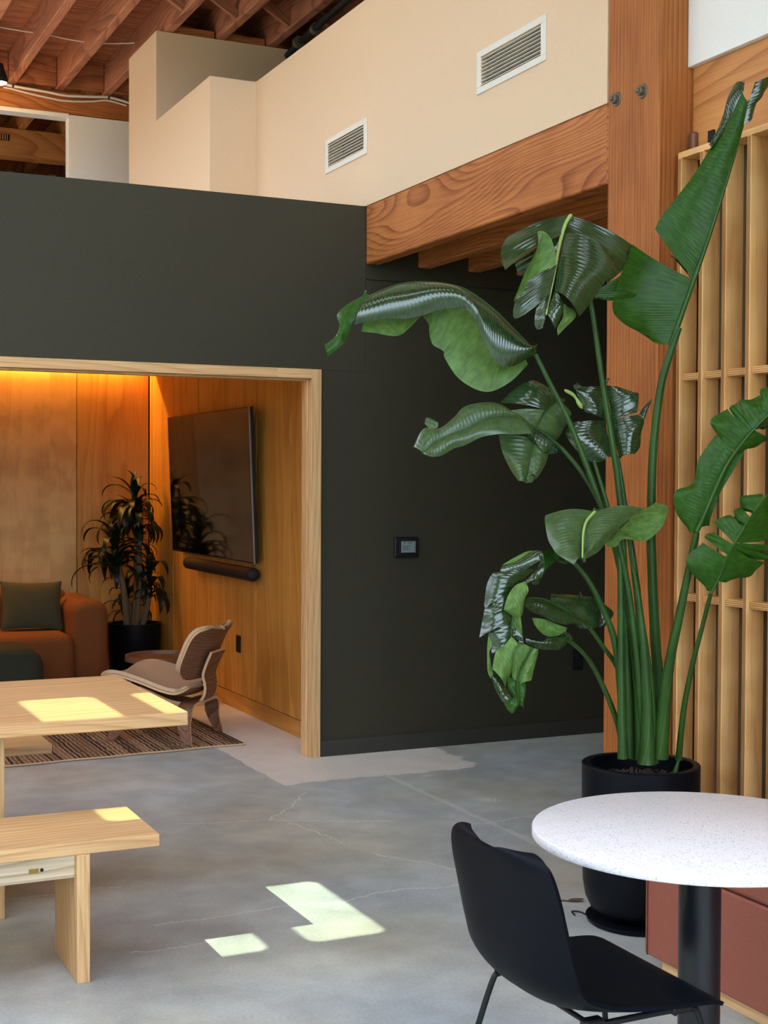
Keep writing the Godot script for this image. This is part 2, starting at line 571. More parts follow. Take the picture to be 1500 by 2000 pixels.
func floor_mat() -> StandardMaterial3D:
	# the sheet covers x -1.6 to 5.6 and z -2.0 to 5.2, then repeats
	var w := 1800
	var x0 := -1.6
	var z0 := -2.0
	var S := 7.2
	var n1 := noise(91, 1.0, 4)
	var n2 := noise(92, 1.0, 3)
	var n3 := noise(93, 1.0, 2)
	var d := PackedByteArray()
	d.resize(w * w * 3)
	var k := 0
	for j in w:
		var z := z0 + S * j / w
		for i in w:
			var x := x0 + S * i / w
			var big := n1.get_noise_2d(x * 0.8, z * 0.8)
			var mid := n1.get_noise_2d(x * 4.0 + 30.0, z * 4.0)
			var fine := n2.get_noise_2d(x * 60.0, z * 60.0)
			var warm := n3.get_noise_2d(x * 0.7 + 9.0, z * 0.7)
			var e := 0.715 + 0.075 * big + 0.07 * mid + 0.045 * fine
			var r := e * (0.985 + 0.045 * warm)
			var g := e * (1.015 + 0.01 * warm)
			var b := e * (0.975 - 0.06 * warm)
			# the paler patch of later screed before the opening
			var ex := 0.03 * mid + 0.015 * fine
			var in_patch := x > 2.61 + ex * 0.5 and x < 3.80 + ex * 2.2 - 0.12 * maxf(0.0, z - 0.45) and z < 0.615 + ex * 1.4
			in_patch = in_patch and not (x > 3.22 and z < 0.6 and x > 3.84 + ex)
			if in_patch:
				r = 0.90 + 0.03 * mid + 0.04 * fine; g = 0.88 + 0.03 * mid + 0.04 * fine; b = 0.83 + 0.03 * mid + 0.04 * fine
			# the filled joint
			var jx := absf(x - 3.205 - 0.012 * mid - 0.006 * fine)
			if z > 0.62 and z < 2.75 and jx < 0.018:
				r += 0.075; g += 0.07; b += 0.05
			# paint scuffs
			if Vector2((x - 3.42) * 1.2, (z - 1.33) * 0.9).length() + 0.12 * fine + 0.1 * mid < 0.05:
				r += 0.14; g += 0.14; b += 0.13
			if Vector2((x - 3.41) * 1.0, (z - 0.70) * 1.6).length() + 0.06 * mid + 0.02 * fine < 0.05:
				r += 0.08; g += 0.08; b += 0.07
			d[k] = int(clampf(r, 0, 1) * 255.0)
			d[k + 1] = int(clampf(g, 0, 1) * 255.0)
			d[k + 2] = int(clampf(b, 0, 1) * 255.0)
			k += 3
	var im := Image.create_from_data(w, w, false, Image.FORMAT_RGB8, d)
	for cr in CRACKS:
		for s in cr.size() / 2 - 1:
			var a := Vector2(cr[2 * s], cr[2 * s + 1])
			var b := Vector2(cr[2 * s + 2], cr[2 * s + 3])
			var steps := int(a.distance_to(b) * w / S * 1.4)
			for q in steps:
				var p := a.lerp(b, float(q) / steps)
				p += Vector2(n1.get_noise_2d(p.x * 9.0, p.y * 9.0), n1.get_noise_2d(p.x * 9.0 + 50.0, p.y * 9.0)) * 0.02
				var ix := int((p.x - x0) / S * w)
				var iz := int((p.y - z0) / S * w)
				if ix < 0 or iz < 0 or ix >= w or iz >= w:
					continue
				var c := im.get_pixel(ix, iz)
				im.set_pixel(ix, iz, c.lerp(Color(0.93, 0.92, 0.89), 0.7 + 0.4 * n2.get_noise_2d(p.x * 7.0, p.y * 7.0)))
				if q % 4 != 0:
					im.set_pixel(ix, mini(iz + 1, w - 1), c.lerp(Color(0.93, 0.92, 0.89), 0.5))
	for k2 in 260:
		im.set_pixel(rng.randi_range(0, w - 1), rng.randi_range(0, w - 1), Color(0.82, 0.82, 0.8))
	var m := plain(Color(1, 1, 1), 0.42, 0.4)
	m.albedo_texture = ImageTexture.create_from_image(im)
	m.uv1_scale = Vector3(1.0 / S, 1.0 / S, 1)
	m.uv1_offset = Vector3(-x0 / S, -z0 / S, 0)
	return m

const LED := 7.0

const LEAVES := [
	{"name": "arching", "strips": [
		[[2.632,2.063,3.073, 2.564,2.138,3.048, 2.492,2.212,3.020, 2.401,2.281,2.984, 2.325,2.304,2.956, 2.248,2.309,2.928, 2.186,2.304,2.907, 2.120,2.283,2.885, 2.068,2.258,2.869],
		[2.616,2.056,3.088, 2.541,2.010,3.068, 2.481,2.023,3.053, 2.437,2.089,3.044, 2.383,2.200,3.030, 2.300,2.211,3.004, 2.192,2.177,2.969, 2.091,2.168,2.935, 1.992,2.145,2.903], 0.035, 0],
		[[2.620,2.054,3.046, 2.537,2.085,3.020, 2.448,2.175,2.989, 2.384,2.254,2.971, 2.280,2.268,2.936],
		[2.661,2.025,2.977, 2.594,1.960,2.956, 2.510,1.926,2.926, 2.422,1.970,2.892, 2.369,2.046,2.874, 2.358,2.072,2.877, 2.322,2.093,2.868, 2.307,2.131,2.868, 2.301,2.168,2.873, 2.280,2.195,2.871], -0.030, 1],
		[[2.251,2.198,2.924, 2.177,2.199,2.904, 2.113,2.192,2.888, 2.054,2.166,2.876],
		[2.275,2.192,2.869, 2.223,2.147,2.859, 2.188,2.124,2.856, 2.153,2.119,2.853, 2.099,2.128,2.841, 2.051,2.135,2.832], -0.010, 1],
		[[2.068,2.259,2.869, 2.010,2.238,2.854, 1.963,2.202,2.844, 1.948,2.176,2.848, 1.954,2.151,2.863, 1.936,2.108,2.867, 1.896,2.075,2.860],
		[2.052,2.247,2.907, 2.024,2.183,2.902, 1.990,2.155,2.894, 1.975,2.123,2.896, 1.960,2.096,2.897, 1.948,2.074,2.899, 1.901,2.032,2.885], 0.020, 2],
		[[2.029,2.246,2.841, 2.050,2.260,2.850, 2.057,2.278,2.853],
		[2.036,2.244,2.855, 2.051,2.255,2.862, 2.055,2.275,2.863], 0.000, 1],
	], "ribs": [[[2.632,2.063,3.073, 2.564,2.138,3.048, 2.492,2.212,3.020, 2.401,2.281,2.984, 2.325,2.304,2.956, 2.248,2.309,2.928, 2.186,2.304,2.907, 2.120,2.283,2.885, 2.068,2.258,2.869], 0.0060, 0.0020], ]},
	{"name": "drooping_top", "strips": [
		[[2.738,2.554,3.133, 2.718,2.530,3.142, 2.698,2.500,3.152, 2.683,2.477,3.164],
		[2.514,2.472,3.074, 2.481,2.427,3.089, 2.466,2.384,3.112, 2.464,2.336,3.142], 0.020, 0],
		[[2.692,2.477,3.146, 2.682,2.448,3.153, 2.671,2.415,3.160],
		[2.547,2.376,3.069, 2.549,2.351,3.082, 2.558,2.332,3.098], 0.010, 0],
		[[2.597,2.480,3.179, 2.618,2.456,3.193, 2.630,2.409,3.203, 2.632,2.361,3.209],
		[2.586,2.475,3.196, 2.553,2.401,3.197, 2.515,2.326,3.196, 2.468,2.223,3.191], -0.020, 1],
		[[2.645,2.364,3.193, 2.629,2.325,3.202, 2.611,2.270,3.209, 2.595,2.222,3.218],
		[2.511,2.282,3.165, 2.491,2.230,3.165, 2.487,2.169,3.172, 2.549,2.203,3.207], 0.015, 0],
		[[2.603,2.260,3.220, 2.588,2.213,3.226, 2.579,2.177,3.233],
		[2.552,2.205,3.209, 2.546,2.159,3.207, 2.553,2.130,3.211, 2.574,2.134,3.221], 0.010, 0],
		[[2.739,2.554,3.133, 2.719,2.515,3.141, 2.703,2.487,3.151],
		[2.979,2.437,3.216, 2.924,2.374,3.219, 2.846,2.307,3.212], 0.025, 0],
		[[2.698,2.484,3.160, 2.675,2.425,3.175, 2.652,2.359,3.191, 2.632,2.306,3.208, 2.616,2.264,3.226],
		[2.826,2.418,3.255, 2.825,2.351,3.281, 2.774,2.282,3.283, 2.726,2.225,3.287, 2.675,2.168,3.290], 0.035, 0],
		[[2.616,2.264,3.226, 2.599,2.228,3.230, 2.581,2.181,3.234],
		[2.634,2.229,3.247, 2.631,2.193,3.257, 2.600,2.128,3.255], 0.010, 0],
		[[2.648,2.223,3.231, 2.643,2.173,3.236, 2.623,2.138,3.233],
		[2.674,2.216,3.222, 2.693,2.177,3.243, 2.629,2.111,3.225], 0.000, 1],
		[[2.857,2.310,3.195, 2.821,2.279,3.179, 2.818,2.255,3.178],
		[2.970,2.380,3.202, 2.967,2.339,3.206, 2.945,2.295,3.201, 2.971,2.273,3.218, 2.928,2.255,3.203, 2.904,2.276,3.196], 0.010, 2],
	], "ribs": [[[2.737,2.553,3.138, 2.709,2.521,3.149, 2.683,2.470,3.162, 2.660,2.412,3.176, 2.638,2.343,3.191, 2.614,2.270,3.205, 2.592,2.214,3.220, 2.576,2.179,3.237], 0.0075, 0.0030], ]},
	{"name": "tall", "strips": [
		[[3.153,2.328,3.311, 3.170,2.402,3.334, 3.195,2.519,3.359, 3.219,2.645,3.384, 3.243,2.751,3.409, 3.264,2.857,3.433, 3.274,2.944,3.452],
		[3.049,2.518,3.213, 3.060,2.561,3.238, 3.096,2.621,3.273, 3.144,2.704,3.314, 3.183,2.790,3.350, 3.229,2.881,3.390, 3.271,2.990,3.427], 0.020, 2],
		[[3.094,2.096,3.256, 3.112,2.166,3.274, 3.128,2.239,3.291, 3.149,2.328,3.310],
		[2.996,2.121,3.265, 2.906,2.168,3.221, 2.875,2.247,3.205, 2.939,2.450,3.230], -0.025, 2],
		[[3.175,2.784,3.365, 3.229,2.876,3.396, 3.255,2.940,3.414, 3.273,2.986,3.428],
		[3.193,2.810,3.340, 3.234,2.913,3.365, 3.246,2.984,3.377, 3.266,3.030,3.393, 3.291,3.023,3.414], 0.010, 0],
		[[3.264,2.867,3.438, 3.271,2.918,3.447, 3.277,2.961,3.456, 3.289,3.014,3.468],
		[3.310,2.905,3.437, 3.317,2.958,3.447, 3.334,2.981,3.462, 3.342,3.001,3.474, 3.342,3.039,3.481], 0.010, 0],
		[[3.171,2.334,3.275, 3.137,2.383,3.253, 3.110,2.421,3.234],
		[3.171,2.347,3.264, 3.135,2.413,3.240, 3.111,2.423,3.223], 0.000, 0],
	], "ribs": [[[3.094,2.096,3.256, 3.128,2.239,3.291, 3.146,2.327,3.319, 3.195,2.519,3.359, 3.250,2.754,3.401, 3.270,2.877,3.430, 3.277,2.953,3.453], 0.0110, 0.0030], ]},
	{"name": "folded_long", "strips": [
		[[2.569,1.810,3.094, 2.521,1.826,3.090, 2.471,1.828,3.086, 2.410,1.814,3.076, 2.350,1.784,3.068, 2.286,1.760,3.057, 2.230,1.729,3.051, 2.191,1.696,3.052],
		[2.581,1.807,3.078, 2.541,1.844,3.072, 2.493,1.871,3.063, 2.435,1.877,3.049, 2.365,1.862,3.030, 2.325,1.826,3.026, 2.272,1.786,3.016, 2.217,1.781,3.004, 2.179,1.713,3.002], 0.015, 2],
		[[2.569,1.810,3.094, 2.521,1.826,3.090, 2.471,1.828,3.086, 2.410,1.814,3.076, 2.350,1.784,3.068, 2.286,1.760,3.057, 2.230,1.729,3.051, 2.191,1.696,3.052],
		[2.580,1.742,3.156, 2.569,1.765,3.162, 2.505,1.761,3.143, 2.451,1.761,3.129, 2.391,1.751,3.111, 2.334,1.725,3.097, 2.293,1.713,3.088, 2.251,1.688,3.081, 2.213,1.681,3.074, 2.183,1.688,3.071], 0.015, 2],
		[[2.233,1.779,3.026, 2.253,1.785,3.040, 2.253,1.803,3.045],
		[2.218,1.800,3.007, 2.224,1.821,3.015, 2.241,1.814,3.028], 0.000, 2],
		[[2.588,1.807,3.081, 2.653,1.772,3.096, 2.722,1.718,3.113],
		[2.605,1.758,3.112, 2.628,1.717,3.106, 2.670,1.697,3.108, 2.717,1.705,3.111], -0.020, 0],
	], "ribs": [[[2.722,1.718,3.113, 2.651,1.774,3.099, 2.584,1.807,3.088, 2.526,1.826,3.081, 2.475,1.828,3.078, 2.413,1.814,3.070, 2.352,1.784,3.063, 2.287,1.761,3.054, 2.231,1.729,3.049, 2.183,1.692,3.049], 0.0060, 0.0020], ]},
	{"name": "bent_down", "strips": [
		[[2.741,1.892,3.040, 2.713,1.880,3.049, 2.681,1.858,3.057],
		[2.729,1.946,3.011, 2.677,1.966,2.997, 2.633,1.956,2.988, 2.593,1.931,2.981, 2.545,1.881,2.971], 0.020, 0],
		[[2.681,1.858,3.057, 2.664,1.828,3.061, 2.647,1.790,3.065, 2.636,1.768,3.072],
		[2.570,1.857,3.005, 2.595,1.828,3.029, 2.609,1.798,3.047, 2.611,1.775,3.060], 0.010, 2],
		[[2.739,1.890,3.039, 2.694,1.855,3.045, 2.662,1.816,3.057, 2.641,1.785,3.073],
		[2.805,1.847,3.050, 2.763,1.788,3.053, 2.735,1.753,3.063, 2.688,1.753,3.063], 0.020, 2],
		[[2.626,1.751,3.078, 2.605,1.692,3.089, 2.587,1.630,3.100, 2.572,1.591,3.112],
		[2.511,1.765,3.024, 2.516,1.700,3.042, 2.535,1.641,3.068, 2.554,1.597,3.093], 0.020, 2],
		[[2.626,1.751,3.078, 2.605,1.692,3.089, 2.587,1.630,3.100, 2.572,1.592,3.112],
		[2.685,1.702,3.085, 2.661,1.659,3.097, 2.623,1.607,3.103, 2.599,1.625,3.113], 0.020, 2],
	], "ribs": [[[2.779,1.898,3.036, 2.739,1.891,3.039, 2.704,1.868,3.044, 2.670,1.829,3.051, 2.648,1.790,3.063, 2.627,1.751,3.076, 2.606,1.692,3.088, 2.585,1.630,3.102, 2.569,1.592,3.116], 0.0055, 0.0020], ]},
	{"name": "glossy_torn", "strips": [
		[[2.960,1.825,3.034, 2.962,1.781,3.047, 2.966,1.736,3.062, 2.966,1.682,3.074],
		[2.831,1.819,3.018, 2.803,1.779,3.009, 2.831,1.723,3.026, 2.882,1.674,3.054, 2.917,1.668,3.074], 0.030, 0],
		[[2.981,1.822,3.044, 2.982,1.781,3.057, 2.984,1.736,3.070, 2.992,1.681,3.086],
		[3.055,1.847,3.112, 3.072,1.824,3.126, 3.059,1.777,3.126, 3.052,1.730,3.130, 3.033,1.700,3.127], 0.030, 0],
		[[2.963,1.960,3.032, 2.971,1.913,3.037, 2.979,1.869,3.042, 2.982,1.822,3.045],
		[3.000,1.952,3.061, 3.046,1.932,3.091, 3.061,1.922,3.105, 3.052,1.855,3.110], 0.020, 0],
		[[2.955,1.960,3.029, 2.960,1.913,3.032, 2.963,1.869,3.035, 2.961,1.825,3.035],
		[2.875,1.950,3.024, 2.846,1.935,3.011, 2.866,1.882,3.022, 2.877,1.855,3.028], 0.020, 0],
		[[3.055,1.852,3.112, 3.066,1.842,3.117, 3.075,1.824,3.121],
		[3.104,1.906,3.122, 3.105,1.899,3.123, 3.104,1.895,3.122], 0.000, 0],
		[[2.963,1.963,3.032, 2.966,1.963,3.034, 2.968,1.962,3.035],
		[2.965,1.983,3.033, 2.973,1.985,3.036, 2.977,1.983,3.038], 0.000, 0],
		[[2.848,1.937,3.012, 2.861,1.946,3.018, 2.877,1.944,3.026],
		[2.844,1.946,2.999, 2.846,1.958,3.000, 2.857,1.965,3.004], 0.000, 0],
	], "ribs": [[[2.943,1.903,3.035, 2.950,1.868,3.048, 2.956,1.809,3.061, 2.962,1.751,3.073, 2.981,1.681,3.092], 0.0060, 0.0040], ]},
	{"name": "broad_front", "strips": [
		[[2.766,1.491,3.261, 2.729,1.462,3.271, 2.704,1.427,3.287, 2.688,1.383,3.307, 2.673,1.339,3.328, 2.655,1.326,3.346],
		[2.608,1.480,3.187, 2.592,1.452,3.211, 2.586,1.395,3.241, 2.587,1.367,3.273, 2.590,1.343,3.306, 2.622,1.309,3.353], 0.020, 2],
		[[2.766,1.491,3.261, 2.729,1.462,3.271, 2.704,1.427,3.287, 2.688,1.383,3.307, 2.673,1.339,3.328, 2.655,1.326,3.346],
		[2.935,1.505,3.318, 2.877,1.469,3.323, 2.822,1.431,3.329, 2.765,1.383,3.334, 2.720,1.351,3.345, 2.655,1.319,3.346], 0.025, 2],
		[[2.941,1.504,3.310, 2.887,1.472,3.319, 2.831,1.434,3.327, 2.769,1.383,3.331],
		[3.010,1.526,3.286, 3.042,1.509,3.313, 3.029,1.468,3.319, 3.003,1.428,3.319, 2.956,1.388,3.309, 2.919,1.386,3.303, 2.869,1.391,3.290, 2.839,1.369,3.288, 2.804,1.371,3.282], -0.010, 1],
	], "ribs": [[[2.765,1.492,3.266, 2.723,1.462,3.280, 2.695,1.428,3.301, 2.675,1.384,3.326, 2.657,1.335,3.352], 0.0060, 0.0030], ]},
	{"name": "ragged_low", "strips": [
		[[2.690,1.316,3.230, 2.640,1.317,3.223, 2.607,1.302,3.224, 2.580,1.279,3.229, 2.556,1.243,3.235],
		[2.660,1.331,3.204, 2.626,1.356,3.207, 2.592,1.352,3.211, 2.580,1.327,3.225, 2.560,1.293,3.236], -0.020, 2],
		[[2.544,1.353,3.238, 2.522,1.352,3.230, 2.483,1.325,3.215, 2.457,1.313,3.206, 2.432,1.304,3.197],
		[2.552,1.323,3.275, 2.534,1.320,3.270, 2.480,1.285,3.248, 2.441,1.272,3.233, 2.405,1.275,3.219], 0.020, 0],
		[[2.440,1.306,3.179, 2.478,1.331,3.196, 2.516,1.352,3.214, 2.544,1.356,3.227],
		[2.440,1.300,3.190, 2.476,1.316,3.207, 2.514,1.342,3.224, 2.544,1.351,3.238], 0.000, 1],
		[[2.568,1.320,3.250, 2.530,1.284,3.244, 2.495,1.250,3.240],
		[2.551,1.243,3.244, 2.533,1.237,3.241, 2.508,1.246,3.235], 0.010, 0],
		[[2.530,1.291,3.244, 2.500,1.268,3.241, 2.467,1.241,3.237, 2.430,1.200,3.232],
		[2.409,1.278,3.210, 2.386,1.279,3.206, 2.364,1.238,3.204, 2.351,1.165,3.207], 0.020, 0],
		[[2.440,1.207,3.237, 2.438,1.167,3.248, 2.434,1.117,3.258],
		[2.362,1.174,3.201, 2.345,1.126,3.211, 2.326,1.060,3.220], 0.020, 0],
		[[2.475,1.252,3.274, 2.442,1.240,3.266, 2.414,1.203,3.261, 2.397,1.156,3.262],
		[2.476,1.195,3.265, 2.464,1.141,3.272, 2.444,1.129,3.274, 2.399,1.153,3.263], 0.020, 1],
		[[2.440,1.140,3.250, 2.435,1.092,3.252, 2.431,1.062,3.255, 2.428,1.030,3.258],
		[2.381,1.088,3.223, 2.364,1.078,3.219, 2.368,1.038,3.226, 2.369,1.004,3.231], 0.010, 0],
		[[2.475,1.136,3.244, 2.480,1.090,3.247, 2.482,1.057,3.249],
		[2.447,1.134,3.242, 2.445,1.101,3.242, 2.476,1.058,3.258], 0.000, 1],
		[[2.444,1.096,3.242, 2.455,1.087,3.247, 2.478,1.057,3.258],
		[2.443,1.067,3.242, 2.451,1.057,3.246, 2.480,1.029,3.260], 0.000, 0],
		[[2.427,1.065,3.267, 2.399,1.033,3.262, 2.371,1.014,3.257, 2.356,0.955,3.259],
		[2.432,1.011,3.260, 2.428,0.951,3.267, 2.412,0.916,3.268, 2.399,0.891,3.270], 0.025, 1],
		[[2.366,1.078,3.217, 2.359,1.027,3.218, 2.358,0.946,3.223, 2.366,0.918,3.232],
		[2.371,1.035,3.231, 2.364,1.007,3.228, 2.366,0.973,3.230, 2.374,0.932,3.235], 0.000, 1],
		[[2.373,0.926,3.223, 2.382,0.881,3.235, 2.403,0.837,3.251],
		[2.382,0.934,3.238, 2.404,0.896,3.255, 2.426,0.854,3.272], 0.015, 0],
		[[2.403,0.842,3.251, 2.418,0.810,3.259, 2.431,0.798,3.265],
		[2.440,0.854,3.268, 2.455,0.834,3.276, 2.443,0.808,3.270], 0.010, 2],
		[[2.515,1.020,3.255, 2.489,0.973,3.251, 2.469,0.933,3.250, 2.460,0.899,3.254],
		[2.471,1.041,3.233, 2.451,1.020,3.228, 2.448,0.973,3.232, 2.448,0.923,3.237], 0.015, 1],
		[[2.515,1.020,3.255, 2.489,0.973,3.251, 2.469,0.933,3.250, 2.460,0.899,3.254],
		[2.544,1.012,3.257, 2.531,0.979,3.260, 2.521,0.945,3.263, 2.507,0.908,3.265], 0.015, 1],
		[[2.460,0.903,3.254, 2.460,0.866,3.260, 2.460,0.827,3.267],
		[2.488,0.922,3.256, 2.487,0.861,3.262, 2.477,0.803,3.264], 0.010, 2],
		[[2.460,0.906,3.254, 2.459,0.873,3.260, 2.458,0.835,3.266],
		[2.429,0.923,3.239, 2.428,0.879,3.245, 2.446,0.848,3.260], 0.010, 2],
	], "ribs": [[[2.515,1.021,3.260, 2.486,0.973,3.255, 2.467,0.933,3.254, 2.458,0.900,3.257, 2.458,0.836,3.266], 0.0040, 0.0020], [[2.490,1.250,3.248, 2.464,1.225,3.249, 2.440,1.147,3.253, 2.428,1.063,3.262], 0.0040, 0.0020], ]},
	{"name": "dark_horizontal", "strips": [
		[[2.797,1.071,3.198, 2.734,1.115,3.189, 2.675,1.152,3.183, 2.620,1.175,3.179, 2.571,1.185,3.178, 2.526,1.182,3.179],
		[2.753,1.071,3.199, 2.722,1.089,3.203, 2.684,1.087,3.203, 2.637,1.100,3.199, 2.599,1.122,3.200, 2.553,1.138,3.196, 2.514,1.156,3.196], 0.015, 0],
		[[2.797,1.071,3.198, 2.732,1.115,3.192, 2.672,1.152,3.189, 2.627,1.173,3.193],
		[2.859,1.071,3.161, 2.857,1.110,3.173, 2.832,1.172,3.174, 2.783,1.184,3.165, 2.770,1.203,3.173, 2.753,1.191,3.179, 2.704,1.194,3.170, 2.647,1.193,3.158], 0.015, 0],
		[[2.838,1.171,3.159, 2.855,1.111,3.180, 2.839,1.076,3.184],
		[2.881,1.158,3.147, 2.908,1.120,3.172, 2.894,1.091,3.177, 2.867,1.070,3.175], 0.010, 0],
	], "ribs": [[[2.795,1.072,3.203, 2.731,1.115,3.194, 2.673,1.152,3.187, 2.617,1.176,3.183, 2.569,1.186,3.182, 2.524,1.182,3.183], 0.0065, 0.0020], ]},
	{"name": "small_curled", "strips": [
		[[2.553,1.117,3.193, 2.599,1.111,3.200, 2.644,1.093,3.207, 2.686,1.078,3.212],
		[2.600,1.054,3.239, 2.618,1.051,3.232, 2.646,1.057,3.231, 2.685,1.060,3.234], -0.020, 1],
		[[2.679,1.039,3.221, 2.640,1.051,3.221, 2.605,1.052,3.224, 2.561,1.035,3.223, 2.508,1.035,3.218],
		[2.661,1.026,3.246, 2.632,1.005,3.247, 2.597,1.008,3.244, 2.556,1.014,3.238, 2.504,1.033,3.227], 0.020, 0],
		[[2.652,1.051,3.208, 2.683,1.064,3.211, 2.711,1.040,3.214],
		[2.653,1.043,3.220, 2.680,1.035,3.216, 2.714,1.035,3.215], 0.000, 0],
	], "ribs": []},
	{"name": "right_upper", "strips": [
		[[3.055,1.424,3.465, 3.061,1.465,3.480, 3.072,1.511,3.497, 3.091,1.576,3.518, 3.113,1.642,3.540, 3.134,1.705,3.561],
		[3.038,1.432,3.435, 2.998,1.493,3.423, 2.989,1.563,3.426, 3.040,1.594,3.458, 3.055,1.678,3.472, 3.106,1.762,3.503], 0.015, 2],
		[[3.140,1.705,3.564, 3.156,1.735,3.582, 3.168,1.760,3.598],
		[3.108,1.765,3.503, 3.086,1.815,3.497, 3.135,1.851,3.525], 0.015, 2],
		[[3.171,1.760,3.594, 3.176,1.768,3.599, 3.182,1.776,3.604],
		[3.140,1.852,3.527, 3.145,1.864,3.535, 3.158,1.872,3.546], 0.010, 2],
		[[3.178,1.776,3.608, 3.196,1.800,3.621, 3.216,1.827,3.635],
		[3.161,1.874,3.547, 3.169,1.882,3.555, 3.196,1.886,3.571, 3.224,1.897,3.587], 0.010, 2],
		[[3.216,1.827,3.635, 3.228,1.841,3.643, 3.237,1.851,3.650],
		[3.225,1.895,3.588, 3.226,1.921,3.593, 3.246,1.927,3.608], 0.010, 2],
		[[3.061,1.434,3.467, 3.076,1.498,3.489, 3.096,1.576,3.514, 3.120,1.652,3.540, 3.143,1.706,3.566],
		[3.110,1.443,3.468, 3.105,1.485,3.479, 3.121,1.543,3.499, 3.140,1.597,3.520, 3.185,1.703,3.552], -0.010, 2],
		[[3.142,1.706,3.565, 3.169,1.757,3.593, 3.178,1.780,3.613],
		[3.194,1.711,3.545, 3.233,1.728,3.579, 3.260,1.752,3.608], 0.010, 2],
		[[3.182,1.781,3.609, 3.202,1.809,3.626, 3.226,1.840,3.645],
		[3.216,1.780,3.598, 3.231,1.784,3.610, 3.254,1.788,3.626], 0.000, 0],
	], "ribs": [[[3.052,1.425,3.469, 3.070,1.494,3.494, 3.089,1.572,3.520, 3.112,1.650,3.547, 3.135,1.706,3.574, 3.168,1.767,3.607, 3.223,1.841,3.649], 0.0090, 0.0040], ]},
	{"name": "right_torn", "strips": [
		[[3.074,1.217,3.524, 3.078,1.268,3.557, 3.085,1.341,3.592],
		[3.080,1.220,3.504, 2.995,1.321,3.484, 3.037,1.389,3.524], 0.010, 2],
		[[3.089,1.348,3.594, 3.094,1.368,3.601, 3.099,1.384,3.608],
		[3.041,1.405,3.525, 3.045,1.419,3.532, 3.064,1.424,3.546], 0.005, 2],
		[[3.102,1.390,3.610, 3.118,1.437,3.632, 3.132,1.479,3.654],
		[3.060,1.460,3.544, 3.084,1.475,3.559, 3.110,1.484,3.576, 3.123,1.472,3.586, 3.115,1.500,3.586, 3.136,1.509,3.600], 0.010, 2],
		[[3.134,1.485,3.655, 3.147,1.518,3.672, 3.160,1.548,3.688],
		[3.148,1.500,3.606, 3.132,1.521,3.605, 3.130,1.553,3.611, 3.192,1.555,3.647], 0.010, 2],
		[[3.083,1.258,3.549, 3.091,1.326,3.578, 3.097,1.376,3.607],
		[3.145,1.262,3.544, 3.190,1.271,3.576, 3.207,1.292,3.595, 3.228,1.321,3.615, 3.176,1.327,3.602], 0.010, 2],
		[[3.100,1.376,3.603, 3.103,1.385,3.607, 3.105,1.391,3.611],
		[3.184,1.329,3.594, 3.231,1.332,3.618, 3.231,1.348,3.620, 3.191,1.348,3.604, 3.234,1.358,3.626, 3.237,1.383,3.629], 0.005, 2],
		[[3.104,1.392,3.610, 3.117,1.437,3.634, 3.130,1.478,3.657, 3.166,1.550,3.691],
		[3.244,1.402,3.632, 3.242,1.468,3.651, 3.229,1.570,3.665], 0.010, 2],
	], "ribs": [[[3.073,1.211,3.523, 3.082,1.264,3.552, 3.096,1.347,3.584, 3.106,1.400,3.614, 3.135,1.477,3.651, 3.170,1.556,3.692], 0.0050, 0.0030], ]},
]
